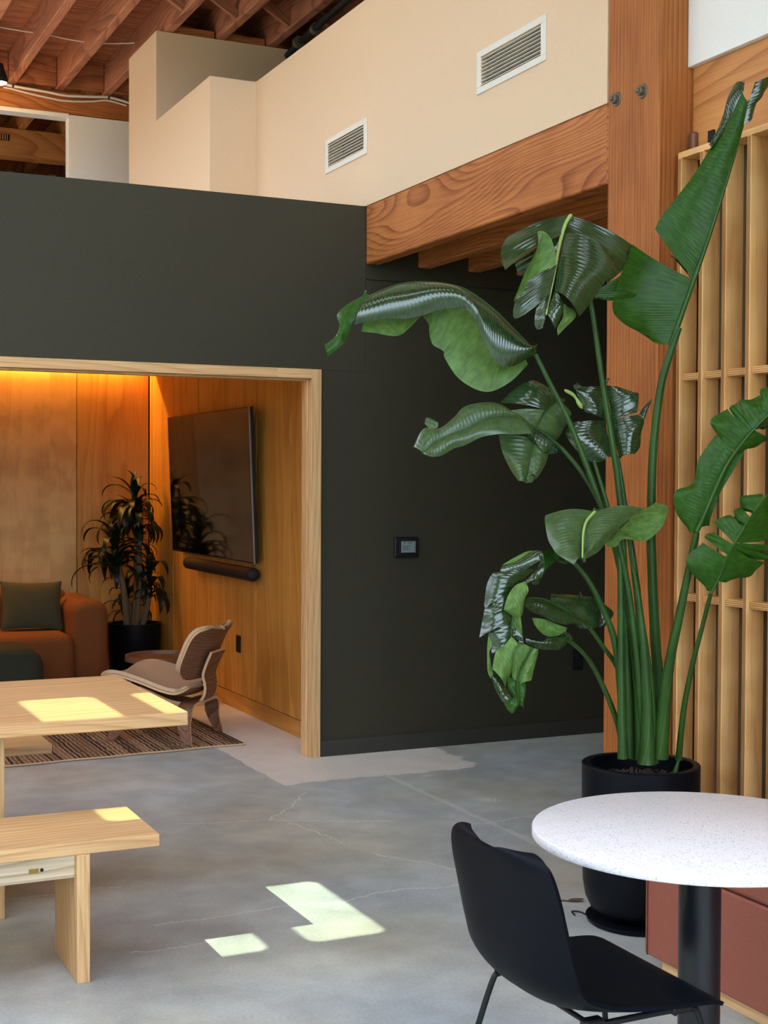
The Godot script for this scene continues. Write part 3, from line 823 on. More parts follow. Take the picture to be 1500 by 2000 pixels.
const STEMS := [
	[[3.081,0.586,3.211, 3.083,0.829,3.217, 3.066,1.018,3.215, 3.050,1.300,3.212, 3.043,1.488,3.215, 3.045,1.712,3.221, 3.064,1.935,3.235, 3.091,2.065,3.256, 3.114,2.157,3.275], 0.024, 0.012],
	[[2.935,0.600,3.241, 2.929,0.841,3.237, 2.923,1.119,3.231, 2.913,1.396,3.223, 2.899,1.581,3.215, 2.871,1.784,3.201, 2.843,1.968,3.187, 2.821,2.133,3.176, 2.804,2.243,3.169, 2.763,2.445,3.149, 2.736,2.555,3.137], 0.018, 0.007],
	[[2.954,0.598,3.284, 2.950,0.845,3.273, 2.926,1.120,3.252, 2.887,1.341,3.225, 2.848,1.488,3.200, 2.800,1.636,3.171, 2.736,1.820,3.134, 2.679,1.949,3.101, 2.633,2.056,3.074], 0.020, 0.008],
	[[2.981,0.586,3.208, 2.963,0.928,3.202, 2.929,1.320,3.188, 2.862,1.506,3.162, 2.795,1.626,3.139, 2.721,1.719,3.113], 0.017, 0.007],
	[[3.047,0.578,3.173, 3.046,1.012,3.155, 3.030,1.258,3.135, 3.004,1.485,3.110, 2.991,1.618,3.094, 2.983,1.694,3.082], 0.020, 0.008],
	[[2.967,0.602,3.290, 2.942,0.884,3.290, 2.901,1.197,3.281, 2.859,1.381,3.275, 2.812,1.472,3.270, 2.761,1.499,3.264], 0.018, 0.007],
	[[2.900,0.609,3.258, 2.884,0.865,3.259, 2.857,1.032,3.257, 2.817,1.133,3.250, 2.766,1.235,3.238, 2.708,1.308,3.224, 2.673,1.320,3.222], 0.018, 0.007],
	[[3.001,0.605,3.195, 2.965,0.796,3.201, 2.911,0.921,3.200, 2.854,0.996,3.199, 2.793,1.072,3.196], 0.014, 0.007],
	[[2.943,0.593,3.191, 2.913,0.707,3.207, 2.850,0.851,3.206, 2.784,0.956,3.206, 2.718,1.018,3.206, 2.673,1.036,3.218], 0.014, 0.006],
	[[3.008,0.610,3.331, 3.007,0.760,3.349, 3.002,0.854,3.366, 3.007,0.981,3.387, 3.020,1.110,3.412, 3.041,1.286,3.440, 3.055,1.422,3.465], 0.030, 0.011],
	[[3.079,0.599,3.342, 3.068,0.780,3.383, 3.066,0.932,3.427, 3.071,1.081,3.476, 3.072,1.210,3.523], 0.013, 0.007],
	[[2.957,0.590,3.319, 2.959,0.759,3.318, 2.948,0.997,3.310, 2.927,1.198,3.297, 2.911,1.289,3.290], 0.034, 0.006],
	[[2.984,0.593,3.309, 2.988,0.719,3.315, 2.975,0.904,3.312, 2.952,1.087,3.304], 0.030, 0.004],
	[[2.862,0.614,3.307, 2.864,0.889,3.291, 2.868,1.125,3.279, 2.869,1.334,3.265, 2.843,1.489,3.240, 2.799,1.672,3.206], 0.019, 0.006],
]

# ---------------------------------------------------------------- the scene
func _ready():
	rng.seed = 20240607
	var cam := Camera3D.new()
	cam.name = "camera"
	cam.fov = rad_to_deg(2.0 * atan(1000.0 / 2716.08))
	var yaw := deg_to_rad(25.166)
	var pit := deg_to_rad(-1.3175)
	var rol := deg_to_rad(0.257)
	var fw := Vector3(sin(yaw) * cos(pit), sin(pit), -cos(yaw) * cos(pit))
	var r0 := Vector3(cos(yaw), 0, sin(yaw))
	var u0 := r0.cross(fw)
	cam.transform = Transform3D(Basis(cos(rol) * r0 + sin(rol) * u0, -sin(rol) * r0 + cos(rol) * u0, -fw), Vector3(0, 1.6, 7.3963))
	cam.near = 0.05
	add_child(cam)
	cam.current = true

	var env := Environment.new()
	env.tonemap_mode = Environment.TONE_MAPPER_LINEAR
	env.tonemap_exposure = EXPOSURE
	env.sdfgi_enabled = true
	env.ssao_enabled = true
	env.ssil_enabled = true
	var sky := ProceduralSkyMaterial.new()
	sky.sky_top_color = Color(0.80, 0.83, 0.90)
	sky.sky_horizon_color = Color(0.80, 0.92, 1.0)
	sky.ground_bottom_color = Color(0.42, 0.46, 0.40)
	sky.ground_horizon_color = Color(0.55, 0.58, 0.54)
	sky.sun_angle_max = 5.0
	sky.energy_multiplier = 12.0
	env.sky = Sky.new()
	env.sky.sky_material = sky
	env.background_mode = Environment.BG_SKY
	var we := WorldEnvironment.new()
	we.name = "world"
	we.environment = env
	add_child(we)

	var sun := DirectionalLight3D.new()
	sun.name = "sun"
	sun.light_color = Color(0.96, 1.0, 0.86)
	sun.light_energy = 2.5
	sun.light_angular_distance = 0.2
	sun.shadow_enabled = true
	add_child(sun)
	sun.look_at_from_position(Vector3.ZERO, SUN_DIR, Vector3.UP)

	materials()
	shell()
	ceiling()
	nook()
	green_wall()
	loft()
	timber()
	slat_screen()
	sofa_group()
	lounge_chair()
	oak_set()
	cafe_set()
	bird_of_paradise()
	fittings()

# ---------------------------------------------------------------- room shell
func shell():
	var f := struct("floor", "grey polished concrete floor with paler patches and hairline cracks")
	var m := MB.new()
	var a := Vector3(-6.2, 0, -9.2)
	var b := Vector3(7.0, 0, 10.7)
	m.flat4(a, Vector3(b.x, 0, a.z), b, Vector3(a.x, 0, b.z), Vector3.UP, Vector2(a.x, a.z), Vector2(b.x, a.z), Vector2(b.x, b.z), Vector2(a.x, b.z))
	part("concrete_surface", m, floor_mat(), f)
	m = MB.new()
	m.span(Vector3(-6.2, -0.2, -9.2), Vector3(7.0, -0.005, 10.7), 0.0)
	part("slab", m, M.cavity, f)
	# window wall on the left
	var w := struct("wall_left", "white wall with tall windows")
	m = MB.new()
	var wz := [-6.5, -3.0, 0.5, 4.0, 7.5]
	m.span(Vector3(-6.2, 0, -9.2), Vector3(-6.0, 3.3, 10.7), 0.0)
	m.span(Vector3(-6.2, 4.7, -9.2), Vector3(-6.0, 5.6, 10.7), 0.0)
	var last := -9.2
	for z in wz:
		m.span(Vector3(-6.2, 3.3, last), Vector3(-6.0, 4.7, z - 1.35), 0.0)
		last = z + 1.35
	m.span(Vector3(-6.2, 3.3, last), Vector3(-6.0, 4.7, 10.7), 0.0)
	part("plaster", m, M.white_right, w)
	var k := 1
	for z in wz:
		window(k, Vector3(-6.1, 3.3, z), Vector2(2.7, 1.4), true)
		k += 1
	# window wall behind the camera
	w = struct("wall_front", "white wall with tall windows behind the viewer")
	m = MB.new()
	var wx := [-1.9, 0.8, 3.5]
	m.span(Vector3(-6.2, 0, 10.5), Vector3(7.0, 0.9, 10.7), 0.0)
	m.span(Vector3(-6.2, 5.0, 10.5), Vector3(7.0, 5.6, 10.7), 0.0)
	last = -6.2
	for x in wx:
		m.span(Vector3(last, 0.9, 10.5), Vector3(x - 1.3, 5.0, 10.7), 0.0)
		last = x + 1.3
	m.span(Vector3(last, 0.9, 10.5), Vector3(7.0, 5.0, 10.7), 0.0)
	part("plaster", m, M.white_right, w)
	for x in wx:
		window(k, Vector3(x, 0.9, 10.6), Vector2(2.6, 4.1), false)
		k += 1
	# far and right-hand enclosing walls
	w = struct("wall_back", "dark timber wall at the far end of the loft")
	m = MB.new()
	m.span(Vector3(-6.2, 0, -9.2), Vector3(7.0, 5.6, -9.0), 0.0)
	part("boarding", m, M.deck, w)
	w = struct("wall_right", "off-white wall over the slatted screen")
	m = MB.new()
	m.span(Vector3(6.8, 0, -9.2), Vector3(7.0, 5.6, 10.7), 0.0)
	part("outer_wall", m, M.white_right, w)
	m = MB.new()
	m.span(Vector3(3.49, 3.262, 2.819), Vector3(3.62, 5.5, 10.6), 0.002)
	part("upper_drywall", m, M.white_right, w)
	m = MB.new()
	m.span(Vector3(3.60, 0, 2.86), Vector3(3.72, 3.3, 10.6), 0.0)
	m.span(Vector3(3.69, 0, 2.70), Vector3(6.9, 3.3, 2.86), 0.0)
	part("lower_wall", m, M.cavity, w)

func window(k: int, at: Vector3, size: Vector2, along_z: bool):
	var w := struct("window_%d" % k)
	var m := MB.new()
	var t := 0.05
	var B := Basis(Vector3.UP, PI / 2) if along_z else Basis.IDENTITY
	for x in [-size.x / 2 + t / 2, 0.0, size.x / 2 - t / 2]:
		m.box(at + B * Vector3(x, size.y / 2, 0), Vector3(t, size.y, 0.07), 0.0, 1, Vector2.ZERO, B)
	for y in [t / 2, size.y * 0.36, size.y * 0.68, size.y - t / 2]:
		m.box(at + B * Vector3(0, y, 0), Vector3(size.x, t, 0.06), 0.0, 0, Vector2.ZERO, B)
	part("window_frame", m, M.matt_black, w)
	m = MB.new()
	m.box(at + B * Vector3(0, size.y / 2, 0), Vector3(size.x - t, size.y - t, 0.006), 0.0, 0, Vector2.ZERO, B)
	part("pane", m, M.glass, w)

# ---------------------------------------------------------------- roof: boards on joists, two skylight panes
func ceiling():
	var c := struct("ceiling", "exposed reddish timber joists under a board deck")
	var Y := 5.38
	# roof slab with an opening for the skylight
	var p := 5.52
	var s := Vector3(-SUN_DIR.x, 1.0, -SUN_DIR.z)
	var o1 := Vector3(0.90, 0, 2.15) + s * p
	var o2 := Vector3(2.25, 0, 3.12) + s * p
	var m := MB.new()
	var holes := [Rect2(o1.x - 0.25, o1.z - 0.25, o2.x - o1.x + 0.37, o2.z - o1.z + 0.37)]
	for r in ROOF_LIGHTS:
		holes.append(Rect2(r[0], r[1], r[2], r[3]))
	holes.append(Rect2(MONITOR[0], MONITOR[1], MONITOR[2], MONITOR[3]))
	var gx := [-6.2, 7.0]
	var gz := [-9.2, 10.7]
	for r in holes:
		gx.append_array([r.position.x, r.end.x])
		gz.append_array([r.position.y, r.end.y])
	gx.sort()
	gz.sort()
	for i in gx.size() - 1:
		for j in gz.size() - 1:
			var mid := Vector2((gx[i] + gx[i + 1]) * 0.5, (gz[j] + gz[j + 1]) * 0.5)
			var open := false
			for r in holes:
				open = open or r.has_point(mid)
			if not open and gx[i + 1] - gx[i] > 0.0001 and gz[j + 1] - gz[j] > 0.0001:
				m.span(Vector3(gx[i], Y, gz[j]), Vector3(gx[i + 1], 5.56, gz[j + 1]), 0.0)
	part("roof_slab", m, M.deck, c)
	# skylight: a lid with round-cornered panes, cut where the sun falls through
	var sk := struct("window_10", "skylight with round-cornered panes")
	var lid := Rect2(o1.x - 0.35, o1.z - 0.35, o2.x - o1.x + 0.6, o2.z - o1.z + 0.6)
	var panes := [Rect2(1.36, 2.295, 0.295, 0.685), Rect2(1.80, 2.285, 0.30, 0.69)]
	m = MB.new()
	var xs := lid.position.x
	var y := 5.60
	for r0 in panes:
		var r: Rect2 = r0
		r.position += Vector2(s.x, s.z) * y
		# plate column left of the pane, then above and below it with rounded corners
		m.span(Vector3(xs, y, lid.position.y), Vector3(r.position.x, y + 0.012, lid.end.y), 0.0)
		m.span(Vector3(r.position.x, y, lid.position.y), Vector3(r.end.x, y + 0.012, r.position.y), 0.0)
		m.span(Vector3(r.position.x, y, r.end.y), Vector3(r.end.x, y + 0.012, lid.end.y), 0.0)
		var rad := 0.055
		for cx in [0, 1]:
			for cz in [0, 1]:
				var corner := Vector3(r.position.x if cx == 0 else r.end.x, y + 0.006, r.position.y if cz == 0 else r.end.y)
				var sx := 1.0 if cx == 0 else -1.0
				var sz := 1.0 if cz == 0 else -1.0
				for q in 6:
					var a0 := PI / 2 * q / 6
					var a1 := PI / 2 * (q + 1) / 6
					var p0 := corner + Vector3(sx * rad * (1 - cos(a0)), 0, sz * rad * (1 - sin(a0)))
					var p1 := corner + Vector3(sx * rad * (1 - cos(a1)), 0, sz * rad * (1 - sin(a1)))
					m.flat(corner, p0, p1, Vector2.ZERO, Vector2.ZERO, Vector2.ZERO, Vector3.DOWN)
		xs = r.end.x
		var g := MB.new()
		g.span(Vector3(r.position.x, y + 0.012, r.position.y), Vector3(r.end.x, y + 0.018, r.end.y), 0.0)
		part("pane", g, M.glass, sk)
	m.span(Vector3(xs, y, lid.position.y), Vector3(lid.end.x, y + 0.012, lid.end.y), 0.0)
	part("skylight_frame", m, M.matt_black, sk)
	# long roof lights over the rest of the room
	var wn := 11
	for r in ROOF_LIGHTS:
		var rl := struct("window_%d" % wn)
		wn += 1
		m = MB.new()
		var nb := int(maxf(r[2], r[3]) / 1.1)
		for q in nb + 1:
			if r[3] > r[2]:
				m.box(Vector3(r[0] + r[2] / 2, 5.58, lerpf(r[1], r[1] + r[3], float(q) / nb)), Vector3(r[2] + 0.1, 0.05, 0.05), 0.0)
			else:
				m.box(Vector3(lerpf(r[0], r[0] + r[2], float(q) / nb), 5.58, r[1] + r[3] / 2), Vector3(0.05, 0.05, r[3] + 0.1), 0.0)
		part("glazing_bars", m, M.matt_black, rl)
		m = MB.new()
		m.span(Vector3(r[0] - 0.05, 5.606, r[1] - 0.05), Vector3(r[0] + r[2] + 0.05, 5.612, r[1] + r[3] + 0.05), 0.0)
		part("pane", m, M.glass, rl)
	# raised roof monitor: solid on the sunny sides, glazed towards the front of the building
	var mo := struct("window_20", "raised roof monitor glazed on the shady side")
	var q0 := MONITOR
	m = MB.new()
	m.span(Vector3(q0[0] - 0.1, 5.5, q0[1] - 0.1), Vector3(q0[0], 6.95, q0[1] + q0[3]), 0.0)
	m.span(Vector3(q0[0] + q0[2], 5.5, q0[1] - 0.1), Vector3(q0[0] + q0[2] + 0.1, 6.95, q0[1] + q0[3]), 0.0)
	m.span(Vector3(q0[0] - 0.1, 5.5, q0[1] - 0.1), Vector3(q0[0] + q0[2] + 0.1, 6.95, q0[1]), 0.0)
	m.span(Vector3(q0[0] - 0.2, 6.95, q0[1] - 0.2), Vector3(q0[0] + q0[2] + 0.2, 7.05, q0[1] + q0[3] + 0.1), 0.0)
	part("monitor_walls", m, M.white_right, mo)
	m = MB.new()
	for q in 5:
		m.box(Vector3(q0[0] + q0[2] * q / 4.0, 6.25, q0[1] + q0[3]), Vector3(0.05, 1.4, 0.05), 0.0)
	part("glazing_bars", m, M.matt_black, mo)
	m = MB.new()
	m.span(Vector3(q0[0], 5.56, q0[1] + q0[3] - 0.003), Vector3(q0[0] + q0[2], 6.95, q0[1] + q0[3] + 0.003), 0.0)
	part("pane", m, M.glass, mo)
	# deck boards in view, running across the joists
	for i in 30:
		var z := -5.36 + i * 0.142
		var b := rbx(Vector3(0.6, Y - 0.022, z), Vector3(5.6, Y, z + 0.136), 0, 0.004)
		part("deck_board", b, M.deck, c)
	# joists
	for i in 13:
		var x := 0.185 + 0.4245 * i
		var b := rbx(Vector3(x - 0.075, 5.09, -5.25), Vector3(x, Y - 0.022, -0.5), 2, 0.006)
		part("joist", b, M.joist, c)
	# blocking over the girder and cross bridging
	for i in 11:
		var x := 0.185 + 0.4245 * i
		var b := rbx(Vector3(x + 0.004, 5.10, -5.20), Vector3(x + 0.345, Y - 0.022, -5.15), 0, 0.004)
		part("blocking", b, M.deck, c)
	for i in range(6, 10):
		var x := 0.185 + 0.4245 * i
		var A := Vector3(x, 5.33, -2.72)
		var B := Vector3(x + 0.35, 5.12, -2.72)
		var d := (B - A).normalized()
		var bb := MB.new()
		bb.box((A + B) * 0.5, Vector3((B - A).length(), 0.065, 0.04), 0.003, 0, Vector2(rng.randf(), rng.randf()), Basis(d, Vector3(-d.y, d.x, 0), Vector3.BACK))
		part("bridging_strut", bb, M.joist, c)
	for x in [3.165, 3.59]:
		var b := rbx(Vector3(x, 5.085, -3.30), Vector3(x + 0.33, 5.15, -3.24), 0, 0.004)
		part("nailing_block", b, M.fir, c)
	# girder under the joist ends
	var gt := thing("girder", "dark timber girder under the joist ends above a white strip", "beam")
	part("timber", rbx(Vector3(-2.0, 4.893, -5.42), Vector3(6.0, 5.085, -5.25), 0, 0.006), M.fir, gt)
	var t := struct("trim_1", "white trim strip under the girder")
	m = MB.new()
	m.span(Vector3(-2.0, 4.855, -5.40), Vector3(2.78, 4.892, -5.245), 0.003)
	part("strip", m, M.white_right, t)

# ---------------------------------------------------------------- loft: white drywall boxes above the green wall
func loft():
	var w := struct("wall_loft", "cream drywall volumes standing above the green wall")
	# vent wall, built round its two openings
	var m := MB.new()
	var X0 := 3.351
	var X1 := 3.45
	var y0 := 3.192
	var y1 := 4.387
	var h0 := 3.532
	var h1 := 3.677
	var cuts := [[-0.565, -0.025], [1.372, 1.933]]
	m.span(Vector3(X0, y0, -1.879), Vector3(X1, h0, 2.456), 0.0)
	m.span(Vector3(X0, h1, -1.879), Vector3(X1, y1, 2.456), 0.0)
	var last := -1.879
	for q in cuts:
		m.span(Vector3(X0, h0, last), Vector3(X1, h1, q[0]), 0.0)
		last = q[1]
	m.span(Vector3(X0, h0, last), Vector3(X1, h1, 2.456), 0.0)
	part("vent_wall", m, M.white, w)
	m = MB.new()
	m.span(Vector3(X1, 4.33, -1.879), Vector3(6.85, 4.386, 2.44), 0.0)
	m.span(Vector3(X1, 3.30, -1.879), Vector3(X1 + 0.4, 3.9, 2.45), 0.0)
	part("plenum", m, M.cavity, w)
	m = MB.new()
	m.span(Vector3(3.014, 2.85, -3.221), Vector3(3.40, 4.387, -1.879), 0.0)
	part("low_box", m, M.white, w)
	m = MB.new()
	m.span(Vector3(3.014, 2.85, -4.037), Vector3(6.85, 5.085, -3.221), 0.0)
	part("tall_box", m, M.white, w)
	m = MB.new()
	m.span(Vector3(2.775, 2.85, -5.36), Vector3(6.85, 4.885, -5.25), 0.004)
	part("far_panel", m, M.white_right, w)
	m = MB.new()
	m.span(Vector3(-6.1, 2.76, -9.1), Vector3(6.85, 2.85, -0.14), 0.0)
	part("loft_floor", m, M.loft_board, w)
	# the beams seen through the loft opening
	var b := thing("loft_beam", "broad brown beam with a small grille seen through the loft opening", "beam")
	part("timber", rbx(Vector3(-2.0, 4.855, -7.2), Vector3(5.0, 5.138, -7.0), 0, 0.006), M.glulam, b)
	m = MB.new()
	m.span(Vector3(2.30, 5.005, -7.0), Vector3(2.566, 5.068, -6.985), 0.002)
	var g := part("grille", m, M.black, b, "small black grille")
	for i in 11:
		var s := MB.new()
		s.span(Vector3(2.305 + i * 0.0235, 5.008, -6.986), Vector3(2.316 + i * 0.0235, 5.065, -6.98), 0.001)
		part("grille_bar", s, M.glulam, g)
	for i in 8:
		var x := 1.44 + 0.43 * i
		var j := thing("loft_joist", ["dim brown joist running back behind the loft beam, first from the left", "dim brown joist running back behind the loft beam, second from the left", "dim brown joist running back behind the loft beam, third from the left", "dim brown joist running back behind the loft beam, fourth from the left", "dim brown joist running back behind the loft beam, fifth from the left", "dim brown joist running back behind the loft beam, sixth from the left", "dim brown joist running back behind the loft beam, seventh from the left", "dim brown joist running back behind the loft beam, last before the white panel"][i], "joist", "joists behind the loft beam")
		part("timber", rbx(Vector3(x - 0.07, 5.14, -8.95), Vector3(x, 5.36, -5.45), 2, 0.005), M.glulam, j)
		part("lower_chord", rbx(Vector3(x - 0.07, 4.45, -8.98), Vector3(x, 4.84, -7.6), 2, 0.005), M.deck, j)

# ---------------------------------------------------------------- green wall with the opening to the nook
func green_wall():
	var w := struct("wall_green", "dark olive green wall with a wood framed opening")
	var m := MB.new()
	m.span(Vector3(-6.1, 2.228, -0.14), Vector3(3.352, 3.19, 0.0), 0.002)
	m.span(Vector3(3.066, 0, -0.14), Vector3(3.352, 2.228, 0.0), 0.0)
	m.span(Vector3(-6.1, 0, -0.14), Vector3(-1.2, 2.228, 0.0), 0.0)
	m.span(Vector3(3.352, 0, -0.14), Vector3(6.85, 2.7615, 0.0), 0.0)
	m.span(Vector3(3.352, 2.7685, -0.14), Vector3(6.85, 3.19, 0.0), 0.0)
	m.span(Vector3(3.352, 2.7615, -0.14), Vector3(6.85, 2.7685, -0.012), 0.0)
	part("drywall", m, M.green, w)
	var b := struct("baseboard_back", "dark grey green baseboard")
	m = MB.new()
	m.span(Vector3(3.072, 0, 0.0), Vector3(6.8, 0.092, 0.012), 0.002)
	part("board", m, M.green_base, b)
	# wooden frame of the opening
	var t := struct("trim_2", "pale oak frame round the nook opening")
	part("jamb", rbx(Vector3(3.008, 0, -0.112), Vector3(3.07, 2.232, 0.014), 1, 0.002), M.oak, t)
	part("head", rbx(Vector3(-1.2, 2.178, -0.112), Vector3(3.008, 2.232, 0.014), 0, 0.002), M.oak, t)
	part("bead", rbx(Vector3(2.998, 0, -0.112), Vector3(3.008, 2.168, -0.035), 1, 0.002), M.oak, t)
	part("bead", rbx(Vector3(-1.2, 2.168, -0.112), Vector3(3.008, 2.178, -0.035), 0, 0.002), M.oak, t)

# ---------------------------------------------------------------- panelled nook
func nook():
	var w := struct("wall_nook_right", "honey plywood panels behind the screen")
	var zs := [-0.112, -0.75, -1.379, -2.026, -2.659, -3.299, -3.922, -4.0]
	for i in 7:
		part("panel", rbx(Vector3(3.179, 0.112, zs[i + 1] + 0.007), Vector3(3.20, 2.66, zs[i] - 0.007), 1, 0.0015), M.ply, w)
	var m := MB.new()
	m.span(Vector3(3.20, 0, -4.2), Vector3(3.30, 2.76, -0.13), 0.0)
	part("backing", m, M.cavity, w)
	var b := struct("baseboard_right", "honey wood baseboard")
	part("board", rbx(Vector3(3.179, 0, -4.0), Vector3(3.205, 0.105, -0.112), 2, 0.002), M.ply, b)
	w = struct("wall_nook_back", "figured plywood panels washed by a light strip")
	var xs := [-1.3, 0.13, 1.35, 2.57, 3.174]
	for i in 4:
		part("panel", rbx(Vector3(xs[i] + 0.003, 0.0, -4.02), Vector3(xs[i + 1] - 0.003, 2.70, -4.0), 1, 0.0015), M.ply if i == 3 else M.ply_figure, w)
	m = MB.new()
	m.span(Vector3(-1.5, 0, -4.2), Vector3(3.3, 2.76, -4.02), 0.0)
	part("backing", m, M.cavity, w)
	m = MB.new()
	m.span(Vector3(-1.4, 0, -4.2), Vector3(-1.3, 2.76, -0.13), 0.0)
	part("panel", m, M.ply, struct("wall_nook_left", "honey plywood end wall of the nook"))
	m = MB.new()
	m.span(Vector3(-1.35, 2.474, -3.84), Vector3(3.19, 2.51, -0.10), 0.002)
	part("soffit", m, M.ply, struct("ceiling_nook", "flat wooden soffit of the nook"))
	# warm strip in the slot behind the soffit
	var l := thing("light_strip", "warm glowing light strip hidden over the back panels", "light")
	m = MB.new()
	m.span(Vector3(-1.25, 2.60, -3.985), Vector3(3.15, 2.615, -3.955), 0.002)
	part("strip", m, M.led, l)
	var a := AreaLight3D.new()
	a.name = "strip_light"
	a.area_size = Vector2(4.3, 0.03)
	a.light_color = Color(1.0, 0.74, 0.32)
	a.light_energy = LED
	a.area_range = 9.0
	a.shadow_enabled = true
	add_child(a)
	a.position = Vector3(0.95, 2.596, -3.968)
	a.rotation_degrees = Vector3(-90, 0, 0)

# ---------------------------------------------------------------- timber frame
func timber():
	var p := thing("timber_post", "tall reddish square timber post with two bolts beside the plant", "post")
	part("post", rbx(Vector3(3.351, 0, 2.46), Vector3(3.68, 5.36, 2.818), 1, 0.008), M.fir_post, p)
	for q in [Vector3(3.351, 3.19, 2.528), Vector3(3.351, 3.178, 2.711)]:
		var m := MB.new()
		m.lathe([Vector2(0.0, 0.006), Vector2(0.027, 0.006), Vector2(0.027, 0.006), Vector2(0.03, 0.003), Vector2(0.03, -0.002)], 24)
		var b := part("washer", m, M.iron, p, "round steel washer")
		b.transform = Transform3D(Basis(Vector3.BACK, PI / 2), q)
		m = MB.new()
		m.lathe([Vector2(0.0, 0.024), Vector2(0.017, 0.024), Vector2(0.017, 0.024), Vector2(0.02, 0.02), Vector2(0.02, 0.02), Vector2(0.02, 0.006)], 6)
		m.lathe([Vector2(0.0, 0.034), Vector2(0.009, 0.034), Vector2(0.01, 0.032), Vector2(0.01, 0.02)], 14)
		part("hex_nut", m, M.iron, b)
	var w := ["wide reddish timber beam under the vent wall, nearest of the row", "second brown joist behind the wide beam", "third dark red joist behind the wide beam", "fourth brown joist behind the wide beam", "fifth brown joist behind the wide beam", "sixth brown joist behind the wide beam"]
	for i in 6:
		var x := 3.352 + 0.336 * i
		var b := thing("timber_beam" if i == 0 else "timber_joist", w[i], "beam", "", Vector3.ZERO)
		if i:
			b.set_meta("group", "joists behind the wide beam")
		part("timber", rbx(Vector3(x, 2.855, 0.002), Vector3(x + 0.085, 3.19, 2.46 if i == 0 else 2.68), 2, 0.006), M.fir, b)
	var c := struct("ceiling_passage", "dark board ceiling over the joists")
	var m := MB.new()
	m.span(Vector3(3.46, 3.19, -0.1), Vector3(6.85, 3.29, 2.80), 0.0)
	part("boards", m, M.deck, c)
	var g := thing("glulam_beam", "orange brown beam above the slatted screen at the right edge", "beam")
	part("timber", rbx(Vector3(3.515, 2.935, 2.82), Vector3(3.64, 3.262, 6.8), 2, 0.004), M.glulam, g)
	part("bracket", rbx(Vector3(3.49, 2.90, 2.822), Vector3(3.53, 3.0, 2.86), 1, 0.008), M.walnut, g, "dark timber stub by the post")
	m = MB.new()
	m.span(Vector3(3.505, 2.925, 2.93), Vector3(3.517, 2.985, 2.965), 0.001)
	part("notch_plate", m, M.black, g, "small black plate")

# ---------------------------------------------------------------- slatted plywood screen
func slat_screen():
	var s := thing("slatted_screen", "pale plywood screen of upright fins behind the big plant", "screen")
	var n := 22
	var mesh_fin := []
	for k in 3:
		mesh_fin.append(rbx(Vector3(-0.0, 0, -0.0125), Vector3(0.082, 2.885, 0.0125), 1, 0.0015).make())
	for i in n:
		var z := 2.852 + 0.1395 * i
		var f := inst("fin", mesh_fin[i % 3], M.birch, s)
		f.position = Vector3(3.43, 0.0, z)
		# the plies show on the front edge
		for e in 3:
			var q := inst("ply_line", _ply_line(), M.ply_dark, f)
			q.position = Vector3(-0.0006, 1.4425, -0.006 + 0.006 * e)
		if i == n - 1:
			break
		for y in [2.015, 1.138]:
			var m := MB.new()
			m.span(Vector3(3.442, y - 0.013, z + 0.0128), Vector3(3.512, y + 0.013, z + 0.1265), 0.001, 2, Vector2(rng.randf(), rng.randf()))
			var sp := part("spacer", m, M.birch, s)
			for e in 3:
				var l := MB.new()
				l.span(Vector3(3.4412, y - 0.0085 + e * 0.0075, z + 0.013), Vector3(3.4425, y - 0.0065 + e * 0.0075, z + 0.126), 0.0)
				part("ply_line", l, M.ply_dark, sp)
	part("top_rail", rbx(Vector3(3.43, 2.885, 2.84), Vector3(3.515, 2.91, 5.80), 2, 0.0015), M.birch, s)
	var m := MB.new()
	m.span(Vector3(3.545, 0, 2.84), Vector3(3.56, 2.9, 5.80), 0.0)
	part("backing_board", m, M.screen_back, s)

var _pl: Mesh
func _ply_line() -> Mesh:
	if _pl == null:
		var m := MB.new()
		m.box(Vector3.ZERO, Vector3(0.0016, 2.88, 0.0018), 0.0)
		_pl = m.make()
	return _pl

